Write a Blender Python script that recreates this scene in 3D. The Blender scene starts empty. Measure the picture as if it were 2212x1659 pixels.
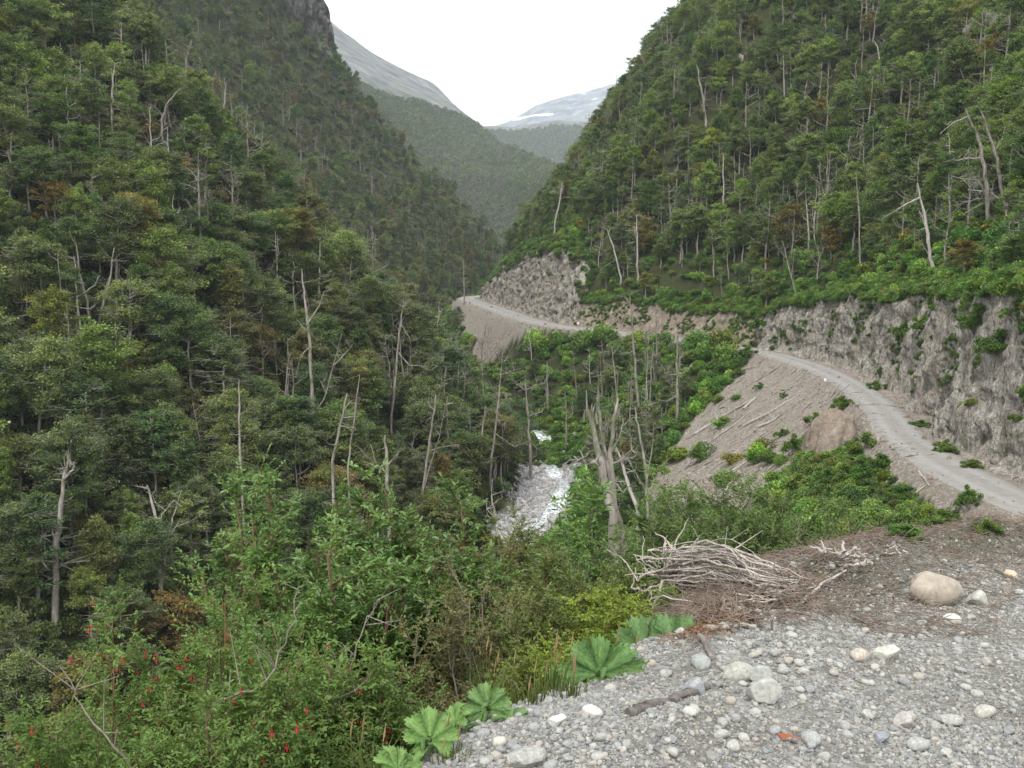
import bpy, math, random
import numpy as np
from math import radians as RAD, pi as PI, sin, cos
SC = bpy.context.scene
# ------------------------------------------------------------------ camera, sky, sun, exposure
F = 1050.0                       # focal length in pixels of the 1024 wide picture
PITCH = math.atan(124 / F)       # the camera looks a little down
cp, sp_ = cos(PITCH), sin(PITCH)
cam = bpy.data.cameras.new('camera'); cam.sensor_width = 36; cam.lens = F / 1024 * 36
cam.clip_start = 0.1; cam.clip_end = 20000
camo = bpy.data.objects.new('camera', cam); SC.collection.objects.link(camo)
camo.location = (0, 0, 0); camo.rotation_euler = (PI / 2 - PITCH, 0, 0)
SC.camera = camo
W = bpy.data.worlds.new('World'); SC.world = W; W.use_nodes = True
wn, wl = W.node_tree.nodes, W.node_tree.links
wn.clear()
SUN_EL, SUN_ROT = RAD(52), RAD(160)
sky = wn.new('ShaderNodeTexSky'); sky.sky_type = 'NISHITA'; sky.sun_disc = False
sky.sun_elevation = SUN_EL; sky.sun_rotation = SUN_ROT; sky.dust_density = 3.0; sky.air_density = 1.0
bg1 = wn.new('ShaderNodeBackground'); bg1.inputs[1].default_value = 0.08
wl.new(sky.outputs[0], bg1.inputs[0])
bg2 = wn.new('ShaderNodeBackground'); bg2.inputs[1].default_value = 1.15       # the white cloud deck
cn = wn.new('ShaderNodeTexNoise'); cn.inputs['Scale'].default_value = 1.6; cn.inputs['Detail'].default_value = 4
cr = wn.new('ShaderNodeValToRGB'); cr.color_ramp.elements[0].color = (0.93, 0.96, 1, 1); cr.color_ramp.elements[1].color = (1, 1, 1, 1)
wl.new(cn.outputs[0], cr.inputs[0]); wl.new(cr.outputs[0], bg2.inputs[0])
mx = wn.new('ShaderNodeMixShader'); mx.inputs[0].default_value = 0.82
wo = wn.new('ShaderNodeOutputWorld')
wl.new(bg1.outputs[0], mx.inputs[1]); wl.new(bg2.outputs[0], mx.inputs[2]); wl.new(mx.outputs[0], wo.inputs[0])
sl = bpy.data.lights.new('sun', 'SUN'); sl.energy = 1.5; sl.angle = RAD(11); sl.color = (1, 0.96, 0.9)
so = bpy.data.objects.new('sun', sl); SC.collection.objects.link(so)
so.rotation_euler = (RAD(38), 0, RAD(-20))
SC.view_settings.view_transform = 'Standard'; SC.view_settings.look = 'None'
SC.view_settings.exposure = 0.85; SC.view_settings.gamma = 1
SC.cycles.max_bounces = 5; SC.cycles.diffuse_bounces = 3; SC.cycles.transmission_bounces = 3; SC.cycles.volume_bounces = 1
SC.cycles.use_denoising = True
# ------------------------------------------------------------------ pixel <-> world
def ray(u, v):
    uu, vv = (u - 512) / F, (v - 384) / F
    return np.array([uu, cp - sp_ * vv, -sp_ - cp * vv])
def at(u, v, d):                 # the point d metres deep along the view through pixel (u, v)
    return ray(u, v) * d
def proj(x, y, z):
    dep = y * cp - z * sp_; up = y * sp_ + z * cp
    dep = np.maximum(dep, 1e-3)
    return 512 + F * x / dep, 384 - F * up / dep, dep
def inpoly(px, py, poly):
    px, py = np.asarray(px, float), np.asarray(py, float)
    ins = np.zeros(px.shape, bool); n = len(poly); j = n - 1
    for i in range(n):
        xi, yi = poly[i]; xj, yj = poly[j]
        c = ((yi > py) != (yj > py)) & (px < (xj - xi) * (py - yi) / ((yj - yi) or 1e-9) + xi)
        ins ^= c; j = i
    return ins
# ------------------------------------------------------------------ numpy noise
def _h(i, j, k, s):
    n = (i * 374761393 + j * 668265263 + k * 2147483647 + s * 1274126177) & 0xFFFFFFFF
    n = ((n ^ (n >> 13)) * 1274126177) & 0xFFFFFFFF
    n = ((n ^ (n >> 15)) * 2246822519) & 0xFFFFFFFF
    return ((n ^ (n >> 16)) & 0xFFFFFF) / float(0xFFFFFF)
def noise(x, y, z=0.0, s=0):
    x, y, z = np.broadcast_arrays(np.asarray(x, float), np.asarray(y, float), np.asarray(z, float))
    xi, yi, zi = np.floor(x).astype(np.int64), np.floor(y).astype(np.int64), np.floor(z).astype(np.int64)
    fx, fy, fz = x - xi, y - yi, z - zi
    fx, fy, fz = fx * fx * (3 - 2 * fx), fy * fy * (3 - 2 * fy), fz * fz * (3 - 2 * fz)
    r = 0
    for a in (0, 1):
        for b in (0, 1):
            for c in (0, 1):
                w = (fx if a else 1 - fx) * (fy if b else 1 - fy) * (fz if c else 1 - fz)
                r = r + w * _h(xi + a, yi + b, zi + c, s)
    return r * 2 - 1
def fbm(x, y, z=0.0, o=4, s=0):
    r, a, t = 0, 1.0, 0
    for i in range(o):
        r = r + a * noise(np.asarray(x) * 2 ** i, np.asarray(y) * 2 ** i, np.asarray(z) * 2 ** i, s + i * 7); t += a; a *= 0.5
    return r / t
def sstep(a, b, x):
    t = np.clip((np.asarray(x, float) - a) / (b - a), 0, 1); return t * t * (3 - 2 * t)
# ------------------------------------------------------------------ mesh helpers
COL = SC.collection
def tag(o, label=None, cat=None, group=None, kind=None):
    if label: o['label'] = label
    if cat: o['category'] = cat
    if group: o['group'] = group
    if kind: o['kind'] = kind
    return o
def empty(name, loc=(0, 0, 0), rz=0.0):
    o = bpy.data.objects.new(name, None); COL.objects.link(o); o.location = loc; o.rotation_euler.z = rz
    o.empty_display_size = 0.1
    return o
class MB:
    def __init__(s): s.V, s.Fq, s.n, s.A = [], [], 0, []
    def add(s, V, Fa, a=None, m=0):
        V = np.asarray(V, float).reshape(-1, 3); Fa = np.asarray(Fa, np.int64)
        s.V.append(V); s.Fq.append((Fa + s.n, m)); s.n += len(V)
        s.A.append(np.full(len(V), 0.5) if a is None else np.broadcast_to(np.asarray(a, float), (len(V),)))
    def mesh(s, name, mats, smooth=True):
        me = bpy.data.meshes.new(name)
        V = np.concatenate(s.V); me.vertices.add(len(V)); me.vertices.foreach_set('co', V.astype(np.float32).ravel())
        ls, tot, mi = [], [], []
        for Fa, m in s.Fq:
            if Fa.size == 0: continue
            ls.append(Fa.ravel()); tot.append(np.full(len(Fa), Fa.shape[1])); mi.append(np.full(len(Fa), m))
        L = np.concatenate(ls); T = np.concatenate(tot); M = np.concatenate(mi)
        me.loops.add(len(L)); me.loops.foreach_set('vertex_index', L.astype(np.int32))
        me.polygons.add(len(T))
        me.polygons.foreach_set('loop_start', np.concatenate([[0], np.cumsum(T)[:-1]]).astype(np.int32))
        me.polygons.foreach_set('loop_total', T.astype(np.int32))
        me.polygons.foreach_set('material_index', M.astype(np.int32))
        me.polygons.foreach_set('use_smooth', np.full(len(T), smooth))
        me.update(calc_edges=True)
        at_ = me.attributes.new('var', 'FLOAT', 'POINT'); at_.data.foreach_set('value', np.concatenate(s.A).astype(np.float32))
        for m in (mats if isinstance(mats, (list, tuple)) else [mats]): me.materials.append(m)
        return me
    def build(s, name, mats, parent=None, smooth=True):
        o = bpy.data.objects.new(name, s.mesh(name, mats, smooth)); COL.objects.link(o)
        if parent: o.parent = parent
        return o
def tube(mb, P, R, k=6, a=None, m=0, rough=0.0, rs=0):
    P = np.asarray(P, float); n = len(P); R = np.broadcast_to(np.asarray(R, float), (n,))
    T = np.gradient(P, axis=0); T /= np.linalg.norm(T, axis=1)[:, None] + 1e-9
    ref = np.array([0.13, 0.97, 0.2]) if abs(T[0][2]) > 0.7 else np.array([0, 0, 1.0])
    A = np.cross(T, ref); A /= np.linalg.norm(A, axis=1)[:, None] + 1e-9
    B = np.cross(T, A)
    an = np.arange(k) * 2 * PI / k
    rr = R[:, None] * np.ones(k)[None]
    if rough: rr = rr * (1 + rough * np.random.RandomState(rs + n).uniform(-1, 1, (n, k)))
    V = P[:, None] + rr[..., None] * (np.cos(an)[None, :, None] * A[:, None] + np.sin(an)[None, :, None] * B[:, None])
    i = np.arange(n - 1)[:, None] * k; j = np.arange(k)[None]; j2 = (j + 1) % k
    Fa = np.stack([i + j, i + j2, i + k + j2, i + k + j], -1).reshape(-1, 4)
    mb.add(V.reshape(-1, 3), Fa, a, m)
    if k > 3:
        mb.add(V[-1], [list(range(k))], a, m); mb.add(V[0], [list(range(k))[::-1]], a, m)
def wob(P, amp, rs):              # subdivide a polyline and jitter it
    P = np.asarray(P, float); t = np.linspace(0, len(P) - 1, (len(P) - 1) * 4 + 1)
    Q = np.stack([np.interp(t, np.arange(len(P)), P[:, c]) for c in range(3)], 1)
    Q[1:-1] += rs.normal(0, amp, (len(Q) - 2, 3)); return Q
def spline(P, n):                 # Catmull-Rom through control points
    P = np.asarray(P, float); P = np.vstack([2 * P[0] - P[1], P, 2 * P[-1] - P[-2]])
    out = []; m = len(P) - 3
    for i in range(m):
        t = np.linspace(0, 1, n, endpoint=(i == m - 1))[:, None]
        p0, p1, p2, p3 = P[i:i + 4]
        out.append(0.5 * (2 * p1 + (p2 - p0) * t + (2 * p0 - 5 * p1 + 4 * p2 - p3) * t ** 2 + (3 * p1 - p0 - 3 * p2 + p3) * t ** 3))
    return np.vstack(out)
# ------------------------------------------------------------------ terrain
ROAD = spline([(95, 8, -9), (62, 32, -13.5), (45, 50, -16), (38, 66, -17.2), (36.8, 81, -17.5), (38.5, 101, -17.5), (42.5, 118, -17.5), (46, 136, -17.5), (49, 160, -17.5),
               (49.5, 185, -17.6), (46, 208, -17.6), (36, 236, -17.6), (25, 258, -17.6), (12, 281, -17.5), (4, 312, -17.4), (-5, 372, -17.4), (-13, 425, -17.4),
               (-20, 470, -17.2), (-17, 492, -17), (6, 512, -16), (50, 540, -15), (120, 575, -13), (300, 660, -10)], 14)
RIV = spline([(-120, -40, -70), (-75, 5, -63), (-48, 45, -58), (-28, 80, -53), (-12, 115, -49), (-2, 150, -46), (7, 191, -42), (3, 235, -39.5), (-10, 290, -36), (-24, 360, -32),
              (-34, 450, -28), (-30, 540, -23), (-8, 625, -18), (14, 700, -12), (60, 770, -8), (160, 830, 0), (400, 900, 10)], 14)
PAD = [(-40, -30), (-6, -2), (-1.6, 2.6), (-0.42, 3.9), (0.25, 5.1), (1.15, 6.6), (1.5, 7.8), (2.6, 9.6), (4.3, 11.2), (8, 12.2), (16, 12), (40, 4), (60, -30)]
def near(L, x, y):
    best = np.full(x.shape, 1e18); sg = np.zeros(x.shape); z = np.zeros(x.shape); tt = np.zeros(x.shape)
    for i in range(len(L) - 1):
        a, b = L[i], L[i + 1]; dx, dy = b[0] - a[0], b[1] - a[1]; l2 = dx * dx + dy * dy + 1e-12
        t = np.clip(((x - a[0]) * dx + (y - a[1]) * dy) / l2, 0, 1)
        qx, qy = x - a[0] - t * dx, y - a[1] - t * dy; d2 = qx * qx + qy * qy
        m = d2 < best
        best = np.where(m, d2, best); z = np.where(m, a[2] + t * (b[2] - a[2]), z); tt = np.where(m, i + t, tt)
        sg = np.where(m, np.sign(dx * qy - dy * qx), sg)
    return np.sqrt(best), -sg, z, tt          # side +1 = right of the direction of travel
def pad_dist(x, y):
    ins = inpoly(x, y, PAD); b = np.full(x.shape, 1e18)
    for i in range(len(PAD)):
        a, c = PAD[i], PAD[(i + 1) % len(PAD)]; dx, dy = c[0] - a[0], c[1] - a[1]
        t = np.clip(((x - a[0]) * dx + (y - a[1]) * dy) / (dx * dx + dy * dy), 0, 1)
        b = np.minimum(b, (x - a[0] - t * dx) ** 2 + (y - a[1] - t * dy) ** 2)
    b = np.sqrt(b); return np.where(ins, -b, b)
_ry = ROAD[:, 1]
def hcliff(t):                    # height of the rock cut beside the road, by place along it
    y = np.interp(t, np.arange(len(ROAD)), _ry)
    return np.interp(y, [30, 60, 80, 95, 125, 165, 190, 205, 222, 235, 262, 280, 288, 300, 330, 372, 420, 455, 470, 500, 560],
                     [5, 11, 14, 15, 13.5, 12.5, 11, 8, 5, 4, 7, 5, 16, 20, 20, 18.5, 14, 8, 6, 8, 10])
def padz(x, y):
    return -1.5 - 0.132 * y - 0.02 * x + 0.05 * fbm(x * 0.9, y * 0.9, 0, 3, 5)
def H(x, y, full=False):
    x = np.asarray(x, float); y = np.asarray(y, float)
    dR, sR, zR, tR = near(ROAD, x, y); dV, sV, zV, _ = near(RIV, x, y)
    hw = 2.9 + 1.6 * sstep(280, 340, y)
    r = np.maximum(dR - hw, 0)
    hc = hcliff(tR)
    big = fbm(x / 38, y / 38, 0, 4, 11)
    # right of the road: ditch, rock step, forested wall
    up = zR + hc * sstep(5.0, 6.8, r) + np.maximum(r - 6.6, 0) * (1.12 + 0.25 * sstep(200, 420, y)) + big * np.clip((r - 6) * 0.16, 0, 13)
    # between road and river
    q = r / (r + np.maximum(dV - 3, 0) + 1e-6)
    lo = zR + (zV - zR) * q + .45 * fbm(x / 10, y / 2.6, 0, 3, 51) * np.clip(r / 4 - .3, 0, 1) * sstep(60, 80, y) + big * np.clip(np.minimum(r, dV - 3) * 0.12, 0, 3) - 0.35 * np.clip(r, 0, 1)
    # left wall
    dl = np.maximum(dV - 4, 0)
    lf = zV + (0.92 + .12 * sstep(230, 430, y)) * dl + 0.3 * np.maximum(dl - 70, 0) + fbm(x / 60, y / 60, 0, 4, 31) * np.clip(dl * 0.2, 0, 16)
    yc = 700 + 25 * noise(x / 50, 0, 0, 3)
    lf = lf - 1.3 * np.maximum(y - yc, 0) * sstep(0, 60, dl)
    z = np.where(sV < 0, lf, np.where(sR > 0, up, lo))
    z = np.where((sV >= 0) & (sR < 0) & (y > 520), zV + 0.5 * np.maximum(dV - 4, 0), z)
    pd = pad_dist(x, y)
    cone = padz(x, y) - np.where(pd > 0, 1.0 * np.maximum(pd - 0.25, 0) + 0.3 * np.clip(pd, 0, 0.5), 0) + 0.6 * fbm(x / 4, y / 4, 0, 3, 77) * np.clip(pd, 0, 1)
    berm = (0.24 + .22 * fbm(x * 1.2, y * 1.2, 0, 3, 18)) * np.exp(-((pd + 0.6) / 0.55) ** 2) * (.55 + .45 * sstep(5.0, 7.4, y))      # low bank along the lip
    z = np.maximum(z, cone + berm)
    if full: return z, dict(dR=dR, sR=sR, r=r, dV=dV, sV=sV, pd=pd, tR=tR, hc=hc, oncone=(cone + berm >= z - 1e-6))
    return z
NT, TH0, TH1 = 760, RAD(-56), RAD(50)
RR = 0.6 * 1.0128 ** np.arange(600)
RR = RR[RR < 1000]; NR = len(RR)
TH = np.linspace(TH0, TH1, NT)
gx = RR[:, None] * np.sin(TH)[None]; gy = RR[:, None] * np.cos(TH)[None]
gz, gi = H(gx, gy, True)
gel = gz / RR[:, None]
gmax = np.maximum.accumulate(gel, axis=0)
gmaxprev = np.vstack([np.full((1, NT), -9.0), gmax[:-1]])
def gidx(x, y):
    r = np.hypot(x, y); th = np.arctan2(x, y)
    return np.clip(np.log(r / 0.6) / math.log(1.0128), 0, NR - 1.001), np.clip((th - TH0) / (TH1 - TH0) * (NT - 1), 0, NT - 1.001)
def samp(G, x, y):
    a, b = gidx(x, y); i, j = np.floor(a).astype(int), np.floor(b).astype(int); a, b = a - i, b - j
    return (G[i, j] * (1 - a) + G[i + 1, j] * a) * (1 - b) + (G[i, j + 1] * (1 - a) + G[i + 1, j + 1] * a) * b
def Z(x, y): return float(samp(gz, np.float64(x), np.float64(y)))
def hit(u, v):                    # first ground point seen through a pixel
    d = ray(u, v); th = math.atan2(d[0], d[1]); sl_ = d[2] / math.hypot(d[0], d[1])
    j = (th - TH0) / (TH1 - TH0) * (NT - 1); j0 = int(j); w = j - j0
    el = gel[:, j0] * (1 - w) + gel[:, j0 + 1] * w
    k = np.nonzero(el >= sl_)[0]
    k = k[0] if len(k) else NR - 1
    if k > 0 and len(np.nonzero(el >= sl_)[0]):
        a, b = el[k - 1], el[k]; t = (sl_ - a) / (b - a + 1e-12); r = RR[k - 1] + (RR[k] - RR[k - 1]) * t
    else: r = RR[k]
    x, y = r * sin(th), r * cos(th)
    return np.array([x, y, Z(x, y)])
# ------------------------------------------------------------------ materials
def newmat(name, rough=0.8, spec=0.25):
    m = bpy.data.materials.new(name); m.use_nodes = True; nt = m.node_tree
    b = nt.nodes['Principled BSDF']; b.inputs['Roughness'].default_value = rough; b.inputs['Specular IOR Level'].default_value = spec
    return m, nt, b
def nd(nt, t, ins=None, **kw):
    n = nt.nodes.new(t)
    for k, v in kw.items(): setattr(n, k, v)
    for k, v in (ins or {}).items():
        if hasattr(v, 'is_linked') or isinstance(v, bpy.types.NodeSocket): nt.links.new(v, n.inputs[k])
        else: n.inputs[k].default_value = v
    return n
def ramp(nt, fac, stops):
    n = nt.nodes.new('ShaderNodeValToRGB'); nt.links.new(fac, n.inputs[0]); e = n.color_ramp.elements
    while len(e) < len(stops): e.new(0.5)
    for el, (p, c) in zip(e, stops):
        el.position = p; el.color = (c[0], c[1], c[2], 1) if not isinstance(c, (int, float)) else (c, c, c, 1)
    return n.outputs[0]
def mixc(nt, f, a, b, mode='MIX'):
    n = nt.nodes.new('ShaderNodeMix'); n.data_type = 'RGBA'; n.blend_type = mode
    for k, v in ((0, f), (6, a), (7, b)):
        if isinstance(v, bpy.types.NodeSocket): nt.links.new(v, n.inputs[k])
        elif k == 0: n.inputs[k].default_value = v
        else: n.inputs[k].default_value = (v[0], v[1], v[2], 1)
    return n.outputs[2]
def mth(nt, op, a, b=0.0):
    n = nt.nodes.new('ShaderNodeMath'); n.operation = op
    for k, v in ((0, a), (1, b)):
        if isinstance(v, bpy.types.NodeSocket): nt.links.new(v, n.inputs[k])
        else: n.inputs[k].default_value = v
    return n.outputs[0]
def coords(nt, scale=(1, 1, 1), obj=False, rot=(0, 0, 0)):
    g = nd(nt, 'ShaderNodeTexCoord') if obj else nd(nt, 'ShaderNodeNewGeometry')
    mp = nd(nt, 'ShaderNodeMapping', {'Vector': g.outputs['Object'] if obj else g.outputs['Position']})
    mp.inputs['Scale'].default_value = scale; mp.inputs['Rotation'].default_value = rot
    return mp.outputs[0]
def nz(nt, vec, scale, detail=5, rough=0.6, dist=0.0):
    return nd(nt, 'ShaderNodeTexNoise', {'Vector': vec, 'Scale': scale, 'Detail': detail, 'Roughness': rough, 'Distortion': dist}).outputs[0]
def vor(nt, vec, scale, feature='F1', out='Distance'):
    return nd(nt, 'ShaderNodeTexVoronoi', {'Vector': vec, 'Scale': scale}, feature=feature).outputs[out]
def bump(nt, b, h, strength, dist):
    n = nd(nt, 'ShaderNodeBump', {'Height': h, 'Strength': strength, 'Distance': dist}); nt.links.new(n.outputs[0], b.inputs['Normal'])
def leafmat(name, ca, cb, src=None, trans=0.3, rough=0.5, spec=0.25, nscale=None):
    m, nt, b = newmat(name, rough, spec)
    v = nd(nt, 'ShaderNodeAttribute', attribute_name='var').outputs['Fac']
    c = mixc(nt, v, ca, cb)
    if src == 'object':
        c = mixc(nt, 1.0, c, nd(nt, 'ShaderNodeObjectInfo').outputs['Color'], 'MULTIPLY')
    if src == 'inst':
        c = mixc(nt, 1.0, c, nd(nt, 'ShaderNodeAttribute', attribute_name='tint', attribute_type='INSTANCER').outputs['Color'], 'MULTIPLY')
    nt.links.new(c, b.inputs['Base Color'])
    tr = nd(nt, 'ShaderNodeBsdfTranslucent'); c2 = mixc(nt, 1.0, c, (1.2, 1.3, 0.6), 'MULTIPLY'); nt.links.new(c2, tr.inputs[0])
    mxs = nd(nt, 'ShaderNodeMixShader', {0: trans}); nt.links.new(b.outputs[0], mxs.inputs[1]); nt.links.new(tr.outputs[0], mxs.inputs[2])
    nt.links.new(mxs.outputs[0], nt.nodes['Material Output'].inputs[0])
    return m
def barkmat(name, ca, cb, sc=6, moss=None):
    m, nt, b = newmat(name, 0.9, 0.1)
    v = coords(nt, (1, 1, 0.18), True)
    n = nz(nt, v, sc, 6, 0.65)
    c = ramp(nt, n, [(0.3, ca), (0.68, cb)])
    if moss:
        c = mixc(nt, ramp(nt, nz(nt, coords(nt, obj=True), 0.5, 3), [(0.52, 0.0), (0.62, 0.8)]), c, moss)
    nt.links.new(c, b.inputs['Base Color']); bump(nt, b, n, 0.7, 0.05)
    return m
M = {}
M['forest_leaf'] = leafmat('forest_leaf', (0.055, 0.088, 0.033), (0.235, 0.28, 0.12), 'object', .32)
M['forest_leaf_far'] = leafmat('forest_leaf_far', (0.055, 0.088, 0.033), (0.235, 0.28, 0.12), 'inst', .32)
M['bark'] = barkmat('bark', (0.14, 0.125, 0.105), (0.36, 0.335, 0.295))
M['dead_wood'] = barkmat('dead_wood', (0.11, 0.095, 0.08), (0.34, 0.31, 0.27), 3, (.1, .11, .06))
M['white_wood'] = barkmat('white_wood', (0.2, 0.18, 0.155), (0.5, 0.47, 0.43), 5)
M['log_wood'] = barkmat('log_wood', (0.2, 0.18, 0.16), (0.48, 0.45, 0.41), 4)
def rockmat(name, cols, strata=(1.3, 1.3, 0.3), sc=0.5, bs=0.6, moss=True, warm=(0.42, 0.34, 0.25), bd=.35):
    m, nt, b = newmat(name, 0.92, 0.15)
    v = coords(nt, strata, rot=(0.12, -0.2, 0.3)); w = coords(nt)
    n1 = nz(nt, v, sc, 9, 0.68, 0.5); n2 = nz(nt, w, 0.16, 4, 0.6)
    n3 = nz(nt, w, 2.4, 8, 0.8)
    c = ramp(nt, n1, cols)
    c = mixc(nt, ramp(nt, n2, [(0.54, 0.0), (0.7, 0.45)]), c, warm)
    cr_ = vor(nt, nd(nt, 'ShaderNodeMix', data_type='VECTOR').outputs[1] if False else v, 1.6, 'DISTANCE_TO_EDGE')
    c = mixc(nt, ramp(nt, cr_, [(0.0, 0.22), (0.05, 0.0)]), c, (0.09, 0.08, 0.07))
    c = mixc(nt, ramp(nt, n3, [(0.38, 0.75), (0.5, 0.0)]), c, (0.13, 0.115, 0.1))
    if moss:
        c = mixc(nt, ramp(nt, nz(nt, w, 0.33, 6, 0.7), [(0.57, 0.0), (0.66, 0.75)]), c, (0.075, 0.095, 0.04))
    nt.links.new(c, b.inputs['Base Color'])
    h = mth(nt, 'ADD', mth(nt, 'MULTIPLY', n1, 1.6), mth(nt, 'ADD', n3, mth(nt, 'MULTIPLY', mth(nt, 'MINIMUM', cr_, 0.1), 4.0)))
    bump(nt, b, h, bs, bd)
    return m
M['cliff'] = rockmat('cliff', [(0.34, (0.15, 0.135, 0.115)), (0.44, (0.34, 0.31, 0.265)), (0.56, (0.47, 0.44, 0.385)), (0.68, (0.66, 0.63, 0.58))], (1.6, 1.6, .45), .8, .9)
M['dark_cliff'] = rockmat('dark_cliff', [(0.34, (0.03, 0.03, 0.032)), (0.48, (0.12, 0.12, 0.12)), (0.6, (0.33, 0.32, 0.31))], (0.35, 0.35, 0.07), 0.5, 1.0, True, (0.4, 0.33, 0.23), 2.5)
# ground: mixed by the zone painted on the terrain (r scree, g bare rock, b shoulder gravel, a river stones)
def groundmat():
    m, nt, b = newmat('ground', 0.95, 0.1)
    w = coords(nt)
    z = nd(nt, 'ShaderNodeAttribute', attribute_name='zone'); s = nd(nt, 'ShaderNodeSeparateColor', {0: z.outputs['Color']})
    n1 = nz(nt, w, 0.25, 8, 0.7); n2 = nz(nt, w, 6, 6, 0.75); n3 = nz(nt, w, 28, 5, 0.7)
    base = ramp(nt, n1, [(0.35, (0.025, 0.026, 0.014)), (0.55, (0.045, 0.055, 0.02)), (0.7, (0.075, 0.065, 0.035))])
    vs = vor(nt, w, 4.5, 'F1', 'Color'); vg = nd(nt, 'ShaderNodeSeparateColor', {0: vs}).outputs[0]
    scr = mixc(nt, n2, ramp(nt, n1, [(0.35, (0.215, 0.19, 0.16)), (0.65, (0.31, 0.285, 0.245))]), (0.19, 0.16, 0.135))
    scr = mixc(nt, ramp(nt, vg, [(0.6, 0.0), (0.8, 0.5)]), scr, (0.46, 0.44, 0.4)); scr = mixc(nt, ramp(nt, nz(nt, coords(nt, (.5, .5, .5)), .5, 6, .7), [(.45, 0.), (.62, .5)]), scr, (.17, .15, .1))
    scr = mixc(nt, ramp(nt, n2, [(0.25, 0.75), (0.45, 0.0)]), scr, (0.12, 0.095, 0.075))
    rock = ramp(nt, nz(nt, coords(nt, (1, 1, 0.4)), 0.8, 9, 0.7), [(0.35, (0.15, 0.13, 0.11)), (0.6, (0.34, 0.3, 0.26))])
    gv = vor(nt, w, 26, 'F1', 'Color'); gg = nd(nt, 'ShaderNodeSeparateColor', {0: gv}).outputs[1]
    gr = ramp(nt, gg, [(0.0, (0.15, 0.145, 0.125)), (0.5, (0.24, 0.235, 0.21)), (0.85, (0.33, 0.325, 0.3)), (1.0, (0.46, 0.46, 0.44))])
    gr = mixc(nt, ramp(nt, nz(nt, w, 1.1, 5, 0.65), [(0.46, 0.0), (0.66, 0.7)]), gr, (0.15, 0.135, 0.11))
    rv = ramp(nt, vor(nt, w, 1.4, 'F1', 'Color'), [(0.2, (0.25, 0.25, 0.25)), (0.8, (0.55, 0.55, 0.54))])
    c = mixc(nt, s.outputs[0], base, scr); c = mixc(nt, s.outputs[1], c, rock); c = mixc(nt, s.outputs[2], c, gr)
    c = mixc(nt, z.outputs['Alpha'], c, rv)
    nt.links.new(c, b.inputs['Base Color'])
    hb = mth(nt, 'ADD', n2, mth(nt, 'MULTIPLY', n3, 0.3))
    bump(nt, b, hb, 0.6, 0.12)
    return m
M['ground'] = groundmat()
# ------------------------------------------------------------------ ground sheet
SCREE = [(757, 358), (795, 362), (815, 376), (850, 398), (846, 420), (815, 440), (790, 470), (770, 515), (720, 560), (640, 560), (645, 490), (672, 447), (700, 415), (735, 380)]
FARSCREE = [(450, 300), (475, 296), (520, 316), (556, 325), (540, 331), (512, 340), (497, 356), (478, 374), (466, 372), (474, 345), (455, 325)]
gu, gv_, gd = proj(gx, gy, gz)
vis = gel >= gmaxprev - 0.004
jit = 5 * fbm(gx / 7, gy / 12, 0, 2, 4)
sc_ = (inpoly(gu + jit, gv_ + jit, SCREE) & (gi['sR'] < 0) & (gd > 80) & (gd < 215)).astype(float)
sc_ = np.maximum(sc_, (inpoly(gu, gv_, FARSCREE) & (gi['sR'] < 0) & (gd > 260)).astype(float))
nearroad = (gi['r'] < np.where((gi['sR'] < 0) & (gy > 195) & (gy < 285), .2, 1.5) + .8 * fbm(gx / 2, gy / 2, 0, 2, 9) * (gd < 120)) & (gd > 40) & (gd < 560) & (gi['pd'] > 20)
sc_ = np.maximum(sc_, nearroad * 0.85)
hump = (gi['sR'] > 0) & (gi['r'] < 7.0) & (gi['r'] > 0) & (gd > 60) & (gi['pd'] > 20) & (gd < 560)
rk_ = (hump & (fbm(gx / 5, gy / 5, gz / 5, 3, 14) > -0.25)).astype(float)
band_ = np.exp(-((gi['pd'] + .75 + .3 * fbm(gx * 1.1, gy * 1.1, 0, 3, 12)) / .6) ** 2) * sstep(6.2, 7.4, gy)
gvl = np.clip(1 - sstep(0.1, 0.9, gi['pd'] + 0.35 * fbm(gx * 2, gy * 2, 0, 3, 8)), 0, 1)
gvl = gvl * (1 - .75 * band_)
rv_ = ((gi['dV'] < np.where((gy > 164) & (gy < 205), 6.0, 2.4) + 3 * fbm(gx / 5, gy / 5, 0, 3, 2)) & (gi['pd'] > 20) & ((gy < 206) | (gy > 700))).astype(float)
mb = MB(); idx = np.arange(NR * NT).reshape(NR, NT)
mb.add(np.stack([gx, gy, gz], -1), np.stack([idx[:-1, :-1], idx[:-1, 1:], idx[1:, 1:], idx[1:, :-1]], -1).reshape(-1, 4))
gob = mb.build('ground', M['ground']); tag(gob, kind='structure')
za = gob.data.attributes.new('zone', 'FLOAT_COLOR', 'POINT')
za.data.foreach_set('color', np.stack([sc_, rk_, gvl, rv_], -1).astype(np.float32).ravel())
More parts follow.
